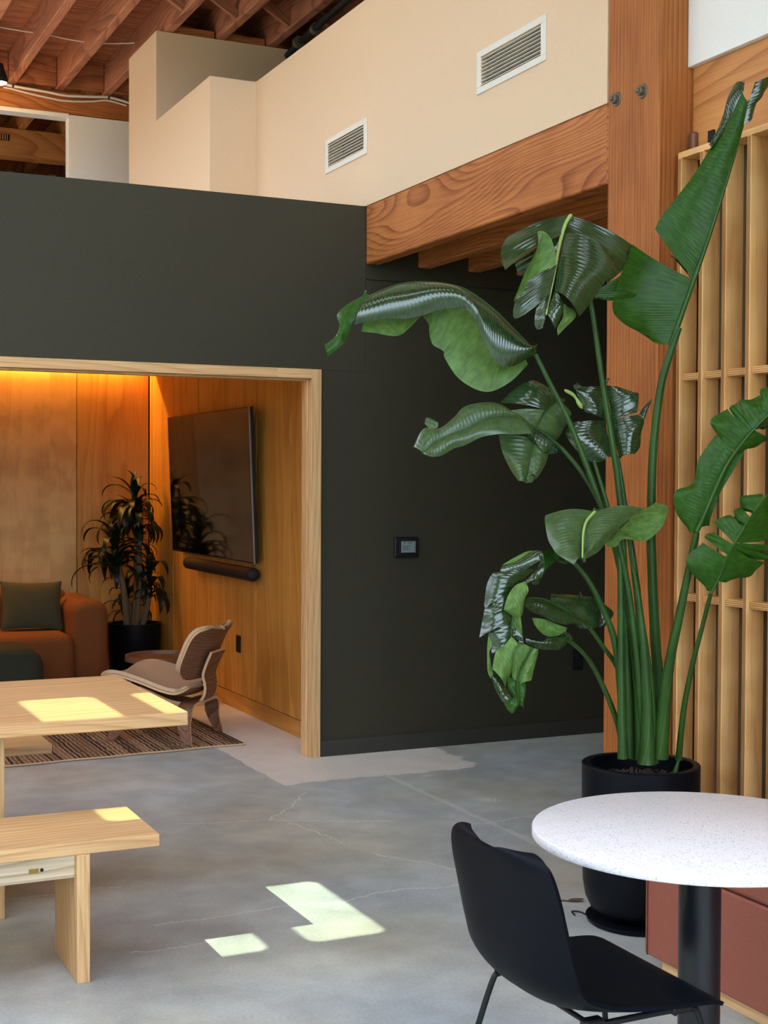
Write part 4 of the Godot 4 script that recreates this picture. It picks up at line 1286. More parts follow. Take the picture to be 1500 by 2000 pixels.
# ---------------------------------------------------------------- sofa, cushion, pouf, side table, rug, dracaena
func sofa_group():
	var s := thing("sofa", "rust orange upholstered sofa with rounded arm against the back panels", "sofa")
	var m := MB.new()
	m.rbox(Vector3(1.27, 0.237, -3.33), Vector3(2.14, 0.404, 0.74), 0.10, 6)
	part("seat", m, M.terracotta, s)
	m = MB.new()
	m.rbox(Vector3(1.27, 0.42, -3.76), Vector3(2.3, 0.66, 0.36), 0.12, 6)
	part("backrest", m, M.terracotta, s)
	m = MB.new()
	m.rbox(Vector3(2.455, 0.365, -3.44), Vector3(0.27, 0.63, 0.94), 0.10, 6)
	part("arm", m, M.terracotta, s)
	m = MB.new()
	m.rbox(Vector3(0.085, 0.365, -3.44), Vector3(0.27, 0.63, 0.94), 0.10, 6)
	part("arm", m, M.terracotta, s)
	for p in [Vector3(0.1, 0.025, -3.8), Vector3(0.1, 0.025, -3.05), Vector3(2.45, 0.025, -3.8), Vector3(2.45, 0.025, -3.05)]:
		m = MB.new()
		m.lathe([Vector2(0, -0.025), Vector2(0.03, -0.025), Vector2(0.03, -0.025), Vector2(0.03, 0.03)], 16, p)
		part("foot", m, M.black, s)
	var c := thing("throw_pillow", "dark olive square pillow leaning in the sofa corner", "pillow", "", Vector3(2.09, 0.622, -3.42))
	m = MB.new()
	for side in [-1.0, 1.0]:
		var G := []
		for i in 21:
			var row := []
			var u := i / 10.0 - 1.0
			for j in 21:
				var v := j / 10.0 - 1.0
				var px := 0.235 * u * (1.0 - 0.075 * (1.0 - v * v) * absf(u))
				var py := 0.20 * v * (1.0 - 0.09 * (1.0 - u * u) * absf(v))
				var th := 0.075 * pow(maxf(0.0, (1 - pow(absf(u), 3.0)) * (1 - pow(absf(v), 3.0))), 0.55)
				th += 0.004 * sin(u * 9.0 + v * 4.0) * (1 - u * u) * (1 - v * v)
				row.append(Vector3(px, py, side * th))
			G.append(row)
		m.grid(G, false, side < 0)
	part("cover", m, M.olive_cloth, c)
	c.rotation_degrees = Vector3(-24, -5, -1)
	var p := thing("pouf", "dark green upholstered pouf in front of the sofa seat", "pouf")
	m = MB.new()
	m.rbox(Vector3(1.60, 0.24, -2.42), Vector3(0.68, 0.41, 0.66), 0.14, 6)
	part("cover", m, M.pouf_cloth, p)
	m = MB.new()
	m.lathe([Vector2(0, 0.0), Vector2(0.24, 0.0), Vector2(0.24, 0.0), Vector2(0.24, 0.03)], 24, Vector3(1.60, 0.014, -2.42))
	part("base", m, M.black, p)
	var t := thing("side_table", "small round walnut side table behind the lounge chair", "table", "", Vector3(2.60, 0.0165, -1.64))
	m = MB.new()
	m.lathe([Vector2(0, 0.385), Vector2(0.222, 0.385), Vector2(0.222, 0.385), Vector2(0.228, 0.408), Vector2(0.228, 0.408), Vector2(0.236, 0.41), Vector2(0.236, 0.41), Vector2(0.236, 0.372), Vector2(0.236, 0.372), Vector2(0.0, 0.372)], 48)
	part("top", m, M.walnut_top, t)
	for k in 3:
		m = MB.new()
		var a := TAU * k / 3 + 0.4
		m.tube([Vector3(cos(a) * 0.17, 0, sin(a) * 0.17), Vector3(cos(a) * 0.11, 0.375, sin(a) * 0.11)], [0.012, 0.015], 12)
		part("leg", m, M.walnut, t)
	# rug with woven ribs
	var r := thing("rug", "brown and cream striped woven rug under the lounge chair", "rug")
	var G := []
	var U := []
	var cols := 0.0
	var nx := 360
	for i in nx + 1:
		var f := float(i) / nx
		var a := Vector3(0.2, 0, -0.345).lerp(Vector3(2.80, 0, -0.51), f)
		var b := Vector3(0.15, 0, -2.75).lerp(Vector3(2.765, 0, -2.9), f)
		var y := 0.009 + 0.0035 * absf(sin(f * 2.6 / 0.0315 * PI))
		if i == 0 or i == nx:
			y = 0.001
		var row := []
		var ur := []
		for j in 15:
			var g := clampf((j - 1) / 12.0, 0, 1)
			var q := a.lerp(b, g)
			q.y = 0.001 if j == 0 or j == 14 else y
			q.z += 0.006 * sin(f * 40.0) * (1.0 - g)
			row.append(q)
			ur.append(Vector2(q.x, q.z))
		G.append(row)
		U.append(ur)
	m = MB.new()
	var test: Vector3 = (G[1][5] - G[0][5]).cross(G[0][6] - G[0][5])
	m.grid(G, false, test.y < 0, U)
	part("weave", m, M.rug, r)
	m = MB.new()
	var e1 := []
	var rr := []
	for i in 61:
		var f := i / 60.0
		e1.append(Vector3(0.2, 0.008, -0.343).lerp(Vector3(2.80, 0.008, -0.507), f) + Vector3(0, 0, 0.006 * sin(f * 40.0)))
		rr.append(0.006)
	m.tube(e1, rr, 6)
	part("selvedge", m, M.felt, r, "pale bound edge")
	dracaena()

func dracaena():
	var d := thing("dracaena", "dark leafy indoor plant in a black pot in the nook corner", "plant", "", Vector3(2.935, 0, -3.56))
	var m := MB.new()
	m.lathe([Vector2(0, 0.0), Vector2(0.195, 0.0), Vector2(0.195, 0.0), Vector2(0.205, 0.01), Vector2(0.212, 0.445), Vector2(0.212, 0.445), Vector2(0.196, 0.445), Vector2(0.196, 0.445), Vector2(0.19, 0.40)], 48)
	part("pot", m, M.pot, d, "black cylindrical pot")
	m = MB.new()
	m.lathe([Vector2(0.19, 0.40), Vector2(0.0, 0.405)], 32)
	part("soil", m, M.soil, d)
	# leaf shapes: arching blades from the tuft outwards
	var shapes := []
	for k in 6:
		var L := 0.34 + 0.035 * k
		var up: float = [1.25, 0.95, 0.65, 0.35, 0.15, 0.8][k]
		var droop: float = [1.3, 2.0, 2.5, 2.6, 2.2, 2.8][k]
		m = MB.new()
		var G := []
		var p := Vector3.ZERO
		for i in 13:
			var s := i / 12.0
			var ang := up - droop * s * s
			if i:
				p += Vector3(cos(ang), sin(ang), 0) * L / 12.0
			var hw := 0.032 * pow(sin(PI * clampf(0.12 + 0.88 * s, 0, 1)), 0.75) + 0.0006
			var nn := Vector3(-sin(ang), cos(ang), 0)
			G.append([p + Vector3(0, 0, -hw) + nn * hw * 0.3, p, p + Vector3(0, 0, hw) + nn * hw * 0.3])
		m.grid(G)
		shapes.append(m.make())
	var tufts := [[Vector3(0.0, 1.42, 0.0), 44, 0.0], [Vector3(0.02, 1.22, 0.03), 34, 0.4], [Vector3(-0.17, 1.03, 0.06), 42, 0.0], [Vector3(0.10, 0.80, 0.08), 40, 0.2], [Vector3(-0.04, 0.64, -0.10), 20, 0.0]]
	for t in tufts:
		var top: Vector3 = t[0]
		m = MB.new()
		var foot := Vector3(top.x * 0.4, 0.38, top.z * 0.5)
		m.tube(smooth([foot, foot.lerp(top, 0.5) + Vector3(0.02, 0, 0), top - Vector3(0, 0.02, 0)], 8), [0.026, 0.026, 0.026, 0.025, 0.024, 0.023, 0.022, 0.02], 10)
		part("cane", m, M.cane, d)
		var n: int = t[1]
		for i in n:
			var k := rng.randi_range(0, 5)
			var o := inst("leaf", shapes[k], M.dracaena, d)
			var yaw := TAU * i * 0.382 + rng.randf_range(-0.2, 0.2)
			o.transform = Transform3D(Basis(Vector3.UP, yaw) * Basis(Vector3.BACK, rng.randf_range(-0.25, 0.2)), top + Vector3(0, rng.randf_range(-0.18, 0.03) if i > 4 else 0.03, 0))
			if i < 5:
				o.transform.basis = Basis(Vector3.UP, yaw) * Basis(Vector3.BACK, rng.randf_range(0.35, 0.7))
			var sc := rng.randf_range(0.72, 1.0)
			var reach := 0.34 * maxf(cos(yaw), 0.0) + top.x
			if reach > 0.2:
				sc *= maxf(0.2 - top.x, 0.05) / (reach - top.x)
			if cos(yaw) < 0.0 and top.y < 0.9:
				sc *= 0.62
			o.scale = Vector3.ONE * sc

# ---------------------------------------------------------------- moulded plywood lounge chair
func lounge_chair():
	var t := thing("lounge_chair", "low moulded walnut plywood lounge chair with beige cushions on the rug", "chair", "", Vector3(2.59, 0.0135, -0.775))
	# local axes: +x to the front of the chair, z across
	var fx := Vector3(-0.757, 0, -0.654).normalized()
	t.basis = Basis(fx, Vector3.UP, fx.cross(Vector3.UP))
	# seat shell and cushion
	var prof := [Vector2(-0.025, 0.335), Vector2(0.0, 0.298), Vector2(0.05, 0.283), Vector2(0.14, 0.30), Vector2(0.28, 0.345), Vector2(0.42, 0.378), Vector2(0.50, 0.372), Vector2(0.56, 0.338)]
	var e := MB.new()
	part("edge_ply", e, M.edge, part("seat_shell", _dished(prof, 0.285, 0.014, 0.035, 0.0, e), M.walnut, t))
	part("seat_cushion", _dished(prof, 0.278, 0.022, 0.035, 0.0235), M.felt, t, "beige upholstered seat pad")
	# backrest
	var bp := [Vector2(-0.005, 0.375), Vector2(-0.03, 0.42), Vector2(-0.065, 0.50), Vector2(-0.10, 0.58), Vector2(-0.135, 0.645), Vector2(-0.165, 0.685)]
	e = MB.new()
	part("edge_ply", e, M.edge, part("back_shell", _dished(bp, 0.275, 0.014, 0.06, 0.0, e), M.walnut, t))
	part("back_cushion", _dished(bp, 0.272, 0.022, 0.06, 0.0235), M.felt, t, "beige upholstered back pad")
	# spine: one bent ply strip under the seat and up the back
	var sp := []
	for p in smooth([Vector3(0.42, 0.335, 0), Vector3(0.30, 0.30, 0), Vector3(0.16, 0.245, 0), Vector3(0.05, 0.228, 0), Vector3(-0.02, 0.235, 0), Vector3(-0.06, 0.28, 0), Vector3(-0.068, 0.34, 0), Vector3(-0.058, 0.40, 0), Vector3(-0.082, 0.47, 0), Vector3(-0.118, 0.545, 0)], 36):
		sp.append(p)
	var G := []
	for i in sp.size():
		var s := float(i) / (sp.size() - 1)
		var hw := lerpf(0.10, 0.075, clampf(s * 2.0, 0, 1)) if s < 0.5 else lerpf(0.075, 0.105, (s - 0.5) * 2.0)
		var row := []
		for j in 7:
			row.append(sp[i] + Vector3(0, 0, hw * (j / 3.0 - 1.0)))
		G.append(row)
	var m := MB.new()
	e = MB.new()
	m.slab(G, 0.017, false, e)
	part("edge_ply", e, M.edge, part("spine", m, M.walnut, t))
	# leg frames: bent ply arches
	for f in [[-0.0, 0.225, 0.215, 0.0], [0.40, 0.30, 0.20, 0.06]]:
		m = MB.new()
		G = []
		var x0: float = f[0]
		var h: float = f[1]
		var hw: float = f[2]
		var path := [Vector3(x0 + f[3] - (0.035 if f[3] == 0.0 else -0.02), 0, -hw - 0.02), Vector3(x0, h * 0.5, -hw), Vector3(x0, h * 0.82, -hw + 0.012), Vector3(x0, h * 0.95, -hw + 0.035), Vector3(x0, h, -hw + 0.085), Vector3(x0, h, 0), Vector3(x0, h, hw - 0.085), Vector3(x0, h * 0.95, hw - 0.035), Vector3(x0, h * 0.82, hw - 0.012), Vector3(x0, h * 0.5, hw), Vector3(x0 + f[3] - (0.035 if f[3] == 0.0 else -0.02), 0, hw + 0.02)]
		var sm := smooth(path, 45)
		for i in sm.size():
			var s := absf(float(i) / (sm.size() - 1) * 2.0 - 1.0)
			var wd := lerpf(0.045, 0.052, 1.0 - s) if s < 0.75 else lerpf(0.046, 0.026, (s - 0.75) * 4.0)
			var row := []
			for j in 5:
				row.append(sm[i] + Vector3(wd * (j / 2.0 - 1.0), 0, 0))
			G.append(row)
		e = MB.new()
		m.slab(G, 0.017, true, e)
		part("edge_ply", e, M.edge, part("leg_arch", m, M.walnut, t))

func _dished(prof: Array, W: float, thick: float, curl: float, lift: float, rim: MB = null) -> MB:
	# a panel swept along a profile in x,y; its sides curl up; lifted along its own normal
	var P := []
	for p in prof:
		P.append(Vector3(p.x, p.y, 0))
	var n := 25
	P = smooth(P, n)
	var G := []
	for i in n:
		var u := float(i) / (n - 1)
		var d: Vector3 = (P[mini(i + 1, n - 1)] - P[maxi(i - 1, 0)]).normalized()
		var up := Vector3(-d.y, d.x, 0)
		if up.y < -0.2 or (absf(up.y) < 0.75 and up.x < 0):
			up = -up
		var e := absf(2.0 * u - 1.0)
		var hw := W * pow(maxf(1.0 - pow(e, 3.6), 0.0), 0.36) * 0.999 + 0.002
		var row := []
		for j in 21:
			var v := j / 10.0 - 1.0
			row.append(P[i] + Vector3(0, 0, hw * v) + up * (curl * v * v * pow(hw / W, 2.0) + lift))
		G.append(row)
	var m := MB.new()
	var nn: Vector3 = (G[13][10] - G[11][10]).cross(G[12][11] - G[12][9])
	var want := Vector3(0.3, 1, 0)
	m.slab(G, thick, nn.dot(want) < 0, rim)
	return m

# ---------------------------------------------------------------- oak table and its two benches
func oak_set():
	var t := thing("oak_table", "long pale oak table with sunlit end and slab legs", "table")
	part("top", rbx(Vector3(-1.2, 0.70, 1.47), Vector3(1.51, 0.75, 2.505), 0, 0.003), M.oak, t)
	for x in [0.85, -0.60]:
		part("leg", rbx(Vector3(x, 0, 1.70), Vector3(x + 0.042, 0.70, 2.28), 1, 0.003), M.oak, t)
	part("rail", rbx(Vector3(-0.58, 0.60, 1.96), Vector3(0.85, 0.68, 2.0), 0, 0.003), M.oak, t)
	var m := MB.new()
	m.tube([Vector3(0.78, 0.682, 2.36), Vector3(0.99, 0.682, 2.30)], [0.012, 0.012], 12)
	part("dowel", m, M.walnut, t, "dark round dowel under the top")
	bench(2.61, "near pale oak bench with brass plate, sun on its far corner", 1)
	bench(0.94, "far pale oak bench half hidden behind the table", -1)

func bench(z0: float, label: String, side: int):
	var b := thing("oak_bench", label, "bench", "oak benches at the table")
	var z1 := z0 + 0.42
	part("top", rbx(Vector3(-1.0, 0.41, z0), Vector3(1.253, 0.45, z1), 0, 0.002), M.oak, b)
	for x in [0.984, -0.70]:
		part("leg", rbx(Vector3(x, 0, z0 + 0.09), Vector3(x + 0.041, 0.41, z1 + 0.005), 1, 0.002), M.oak_leg, b)
	part("apron", rbx(Vector3(-0.66, 0.333, z1 - 0.045), Vector3(0.984, 0.41, z1 - 0.022), 0, 0.002), M.oak_figure, b)
	if side > 0:
		var m := MB.new()
		m.span(Vector3(0.838, 0.361, z1 - 0.0225), Vector3(0.869, 0.375, z1 - 0.020), 0.0005)
		part("plate", m, M.brass, b, "small brass plate")
		m = MB.new()
		m.lathe([Vector2(0, 0.002), Vector2(0.005, 0.002), Vector2(0.005, 0.002), Vector2(0.006, 0.0)], 16)
		var s := part("screw", m, M.black, b, "black screw head")
		s.transform = Transform3D(Basis(Vector3.RIGHT, PI / 2), Vector3(0.879, 0.369, z1 - 0.022))

# ---------------------------------------------------------------- white round table, black chair, banquette
func cafe_set():
	var t := thing("round_table", "round white speckled table on a black column", "table", "", Vector3(2.17, 0, 4.63))
	var m := MB.new()
	m.lathe([Vector2(0, 0.74), Vector2(0.411, 0.74), Vector2(0.414, 0.7385), Vector2(0.4155, 0.736), Vector2(0.4155, 0.717), Vector2(0.413, 0.7145), Vector2(0.41, 0.714), Vector2(0.41, 0.714), Vector2(0, 0.714)], 96)
	part("top", m, M.terrazzo, t)
	m = MB.new()
	m.lathe([Vector2(0.052, 0.714), Vector2(0.052, 0.012)], 40)
	part("column", m, M.steel_black, t)
	m = MB.new()
	m.lathe([Vector2(0, 0.014), Vector2(0.205, 0.012), Vector2(0.21, 0.008), Vector2(0.21, 0.0)], 56)
	part("base", m, M.steel_black, t)
	m = MB.new()
	m.box(Vector3(0, 0.708, 0), Vector3(0.3, 0.012, 0.3), 0.002)
	part("mounting_plate", m, M.black, t)
	# shell chair facing the table
	var c := thing("shell_chair", "black moulded plastic shell chair pulled up to the white table", "chair", "", Vector3(1.80, 0, 4.69))
	var P := []
	for q in [[-0.262, 0.782], [-0.258, 0.755], [-0.248, 0.69], [-0.240, 0.62], [-0.233, 0.555], [-0.216, 0.494], [-0.17, 0.45], [-0.09, 0.43], [0.0, 0.432], [0.09, 0.442], [0.16, 0.447], [0.20, 0.438], [0.222, 0.424]]:
		P.append(Vector3(q[0], q[1], 0))
	var n := 85
	var Q := smooth(P, 601)
	P = []
	for i in n:
		var qf := 600.0 * pow(i / float(n - 1), 1.5)
		var qi := mini(int(qf), 599)
		P.append(Q[qi].lerp(Q[qi + 1], qf - qi))
	var G := []
	for i in n:
		var u := pow(float(i) / (n - 1), 1.5)
		var d: Vector3 = (P[mini(i + 1, n - 1)] - P[maxi(i - 1, 0)]).normalized()
		var up := Vector3(-d.y, d.x, 0)
		if up.y < 0.0:
			up = -up
		# half width: rounded at the top of the back and the front of the seat
		var W := lerpf(0.235, 0.245, smoothstep(0.0, 0.45, u)) - 0.012 * smoothstep(0.8, 1.0, u)
		var e := clampf(1.0 - u / 0.17, 0.0, 1.0)
		var hw := W - 0.095 * (1.0 - sqrt(maxf(0.0, 1.0 - e * e)))
		e = clampf((u - 0.93) / 0.07, 0.0, 1.0)
		hw -= 0.05 * (1.0 - sqrt(maxf(0.0, 1.0 - e * e)))
		var curl := 0.03 * (1.0 - smoothstep(0.0, 0.35, u)) + 0.05 * smoothstep(0.05, 0.38, u) * (1.0 - smoothstep(0.5, 0.85, u))
		var row := []
		for j in 33:
			var v := j / 16.0 - 1.0
			row.append(P[i] + Vector3(0, 0, hw * v) + up * curl * pow(absf(v), 2.6))
		G.append(row)
	m = MB.new()
	m.slab(G, 0.009, (G[66][17] - G[64][17]).cross(G[65][18] - G[65][16]).y < 0)
	part("shell", m, M.shell, c)
	for s in [-1.0, 1.0]:
		m = MB.new()
		var k: float = 0.195 * s
		var path := [Vector3(-0.26, 0.008, k * 1.22), Vector3(-0.215, 0.15, k * 1.12), Vector3(-0.15, 0.38, k * 0.98), Vector3(-0.128, 0.412, k * 0.96), Vector3(-0.09, 0.415, k * 0.96), Vector3(0.10, 0.417, k * 0.97), Vector3(0.15, 0.414, k * 0.98), Vector3(0.172, 0.385, k), Vector3(0.20, 0.22, k * 1.1), Vector3(0.235, 0.008, k * 1.2)]
		var sm := smooth(path, 64)
		var R := []
		for a in 64:
			R.append(0.0075)
		m.tube(sm, R, 12)
		part("side_frame", m, M.black, c)
		for x in [-0.11, 0.12]:
			m = MB.new()
			m.box(Vector3(x, 0.421, k * 0.96), Vector3(0.05, 0.022, 0.03), 0.004)
			part("glide_block", m, M.black, c)
		for x in [-0.26, 0.235]:
			m = MB.new()
			m.lathe([Vector2(0, 0), Vector2(0.011, 0), Vector2(0.011, 0), Vector2(0.011, 0.014), Vector2(0, 0.014)], 14, Vector3(x, 0, k * 1.21))
			part("foot", m, M.black, c)
	for x in [-0.10, 0.11]:
		m = MB.new()
		m.tube([Vector3(x, 0.408, -0.19), Vector3(x, 0.408, 0.19)], [0.0065, 0.0065], 10)
		part("crossbar", m, M.black, c)
	# banquette along the screen
	var b := thing("banquette", "red brown leather banquette under the slatted screen", "bench")
	m = MB.new()
	m.span(Vector3(2.70, 0.055, 3.67), Vector3(3.40, 0.368, 6.6), 0.006)
	part("seat_box", m, M.leather, b)
	m = MB.new()
	m.rbox(Vector3(3.05, 0.42, 5.135), Vector3(0.70, 0.10, 2.93), 0.02, 3)
	part("seat_cushion", m, M.leather, b)
	m = MB.new()
	m.span(Vector3(2.697, 0.056, 3.685), Vector3(2.701, 0.45, 3.689), 0.0)
	part("welt", m, M.leather_dark, b, "dark corner welt")
	part("plinth", rbx(Vector3(2.74, 0, 3.71), Vector3(3.38, 0.055, 6.55), 2, 0.002), M.oak, b)

# ---------------------------------------------------------------- bird of paradise
func blade(m: MB, A: Array, B: Array, bow: float, pleat: float):
	var la := 0.0
	for i in A.size() - 1:
		la += A[i].distance_to(A[i + 1])
	for i in B.size() - 1:
		la += B[i].distance_to(B[i + 1])
	la *= 0.5
	var np := maxi(2, int(la / 0.0135))
	var n := np * 5 + 1
	var a := smooth(A, n)
	var b := smooth(B, n)
	var K := 9
	var G := []
	var U := []
	for i in n:
		var row := []
		var ur := []
		var t := float(i) / (n - 1)
		var along: Vector3 = a[mini(i + 1, n - 1)] - a[maxi(i - 1, 0)] + b[mini(i + 1, n - 1)] - b[maxi(i - 1, 0)]
		var across: Vector3 = b[i] - a[i]
		var nn := along.cross(across)
		nn = nn.normalized() if nn.length() > 1e-9 else Vector3.UP
		# bow towards the viewer's side of the room whatever the winding
		if nn.z < 0:
			nn = -nn
		for j in K:
			var s := float(j) / (K - 1)
			var h := bow * 4.0 * s * (1.0 - s)
			h += pleat * sin(TAU * t * np) * sin(PI * clampf(s * 1.1 + 0.02, 0, 1))
			h += 0.004 * sin(t * 9.0 + s * 5.0) * s
			row.append(a[i] + across * s + nn * h)
			ur.append(Vector2(t * np / 16.0, s))
		G.append(row)
		U.append(ur)
	m.grid(G, false, false, U)

func bird_of_paradise():
	var P := Vector3(2.986, 0, 3.244)
	var o := thing("potted_bird_of_paradise", "tall plant with huge paddle leaves in a black pot beside the timber post", "plant", "", P)
	var m := MB.new()
	m.lathe([Vector2(0, 0.022), Vector2(0.12, 0.022), Vector2(0.15, 0.03), Vector2(0.178, 0.055), Vector2(0.197, 0.095), Vector2(0.206, 0.15), Vector2(0.21, 0.25), Vector2(0.213, 0.574), Vector2(0.213, 0.574), Vector2(0.211, 0.577), Vector2(0.187, 0.577), Vector2(0.187, 0.577), Vector2(0.185, 0.574), Vector2(0.185, 0.574), Vector2(0.183, 0.49)], 72)
	part("pot", m, M.pot, o, "blue black cylindrical pot with rounded foot")
	m = MB.new()
	m.lathe([Vector2(0, 0.0), Vector2(0.185, 0.0), Vector2(0.19, 0.004), Vector2(0.195, 0.02), Vector2(0.195, 0.02), Vector2(0.187, 0.022), Vector2(0, 0.022)], 56)
	part("saucer", m, M.pot, o, "thin dark saucer")
	m = MB.new()
	m.lathe([Vector2(0.184, 0.51), Vector2(0.1, 0.517), Vector2(0.0, 0.52)], 40)
	part("soil", m, M.soil, o)
	# bark chips and perlite on the soil
	m = MB.new()
	for k in 420:
		var a := rng.randf() * TAU
		var r := sqrt(rng.randf()) * 0.178
		var s := rng.randf_range(0.004, 0.011)
		m.box(Vector3(cos(a) * r, 0.519, sin(a) * r), Vector3(s, s * 0.6, s * 1.5), s * 0.15, 0, Vector2.ZERO, Basis.from_euler(Vector3(rng.randf() * 3, rng.randf() * 6, rng.randf() * 3)))
	var ch := part("bark_chips", m, M.bark, o)
	ch.set_meta("kind", "stuff")
	var tones := [M.leaf_dark, M.leaf_under, M.leaf_mid, M.leaf_sage]
	for L in LEAVES:
		var by := {}
		for s in L.strips:
			var k: int = s[3]
			if k == 2 and L.name in ["folded_long", "bent_down", "broad_front"]:
				k = 3
			if not by.has(k):
				by[k] = MB.new()
			var A := V(s[0])
			var B := V(s[1])
			for q in A.size(): A[q] -= P
			for q in B.size(): B[q] -= P
			blade(by[k], A, B, s[2], 0.0005)
		# the leaf holds its differently toned faces as one mesh of several surfaces
		var am := ArrayMesh.new()
		for k in by:
			var arr: Array = []
			arr.resize(Mesh.ARRAY_MAX)
			arr[Mesh.ARRAY_VERTEX] = by[k].v
			arr[Mesh.ARRAY_NORMAL] = by[k].n
			arr[Mesh.ARRAY_TEX_UV] = by[k].t
			am.add_surface_from_arrays(Mesh.PRIMITIVE_TRIANGLES, arr)
			am.surface_set_material(am.get_surface_count() - 1, tones[k])
		var lf := MeshInstance3D.new()
		lf.mesh = am
		lf.name = "leaf"
		o.add_child(lf, true)
		for r in L.ribs:
			m = MB.new()
			var pts := V(r[0])
			for q in pts.size(): pts[q] -= P
			var sm := smooth(pts, 30)
			var R := []
			for q in 30:
				R.append(lerpf(r[1], r[2], q / 29.0))
			m.tube(sm, R, 8)
			part("midrib", m, M.rib if L.name in ["drooping_top", "broad_front"] else M.stem, lf)
	for s in STEMS:
		var pts := V(s[0])
		for q in pts.size(): pts[q] -= P
		var n := 36
		var sm := smooth(pts, n)
		var R := []
		for q in n:
			var f := q / float(n - 1)
			R.append(lerpf(s[1], s[2], pow(f, 0.6)))
		m = MB.new()
		m.tube(sm, R, 14)
		part("stem", m, M.stem, o)
	# the cut stub and the pale spathe
	m = MB.new()
	m.tube([Vector3(0.06, 0.50, 0.10), Vector3(0.075, 0.56, 0.105), Vector3(0.085, 0.60, 0.11)], [0.014, 0.011, 0.004], 10)
	part("cut_stub", m, M.stem, o)
	m = MB.new()
	var sp := V([2.762, 1.932, 3.066, 2.800, 1.915, 3.066, 2.822, 1.885, 3.07, 2.836, 1.866, 3.07])
	for q in sp.size(): sp[q] -= P
	m.tube(smooth(sp, 14), [0.003, 0.006, 0.007, 0.007, 0.007, 0.006, 0.005, 0.006, 0.008, 0.008, 0.008, 0.007, 0.005, 0.002], 8)
	part("spathe", m, M.rib, o, "pale green flower sheath")

# ---------------------------------------------------------------- fittings on walls, ceiling and floor
func vent(z0: float, z1: float, y0: float, y1: float, label: String, blades: bool):
	var v := thing("air_vent", label, "vent", "supply vents in the cream wall")
	var X := 3.351
	var m := MB.new()
	var bz := 0.04
	var by := 0.032
	m.span(Vector3(X - 0.008, y0, z0), Vector3(X, y0 + by, z1), 0.002)
	m.span(Vector3(X - 0.008, y1 - by, z0), Vector3(X, y1, z1), 0.002)
	m.span(Vector3(X - 0.008, y0 + by, z0), Vector3(X, y1 - by, z0 + bz), 0.002)
	m.span(Vector3(X - 0.008, y0 + by, z1 - bz), Vector3(X, y1 - by, z1), 0.002)
	part("frame", m, M.grille, v)
	m = MB.new()
	m.span(Vector3(X + 0.09, y0, z0), Vector3(X + 0.094, y1, z1), 0.0)
	part("duct_back", m, M.cavity, v)
	var n := 8
	var h := (y1 - y0 - 2 * by) / n
	for i in n:
		m = MB.new()
		m.box(Vector3(X + 0.006, y0 + by + (i + 0.5) * h, (z0 + z1) * 0.5), Vector3(0.024, 0.0035, z1 - z0 - 2 * bz), 0.0008, 2, Vector2.ZERO, Basis(Vector3.BACK, 0.12))
		part("slat", m, M.grille, v)
	if blades:
		for i in 26:
			m = MB.new()
			var z := lerpf(z0 + bz + 0.012, z1 - bz - 0.012, i / 25.0)
			m.span(Vector3(X + 0.022, y0 + by, z - 0.0012), Vector3(X + 0.05, y1 - by, z + 0.0012), 0.0)
			part("blade", m, M.grille_dark, v)

func wire(called: String, label: String, cat: String, pts: Array, r: float, m: Material) -> Node3D:
	var t := thing(called, label, cat)
	var mb := MB.new()
	var sm := smooth(pts, pts.size() * 8)
	var R := []
	for i in sm.size():
		R.append(r)
	mb.tube(sm, R, 8)
	part("wire", mb, m, t)
	return t

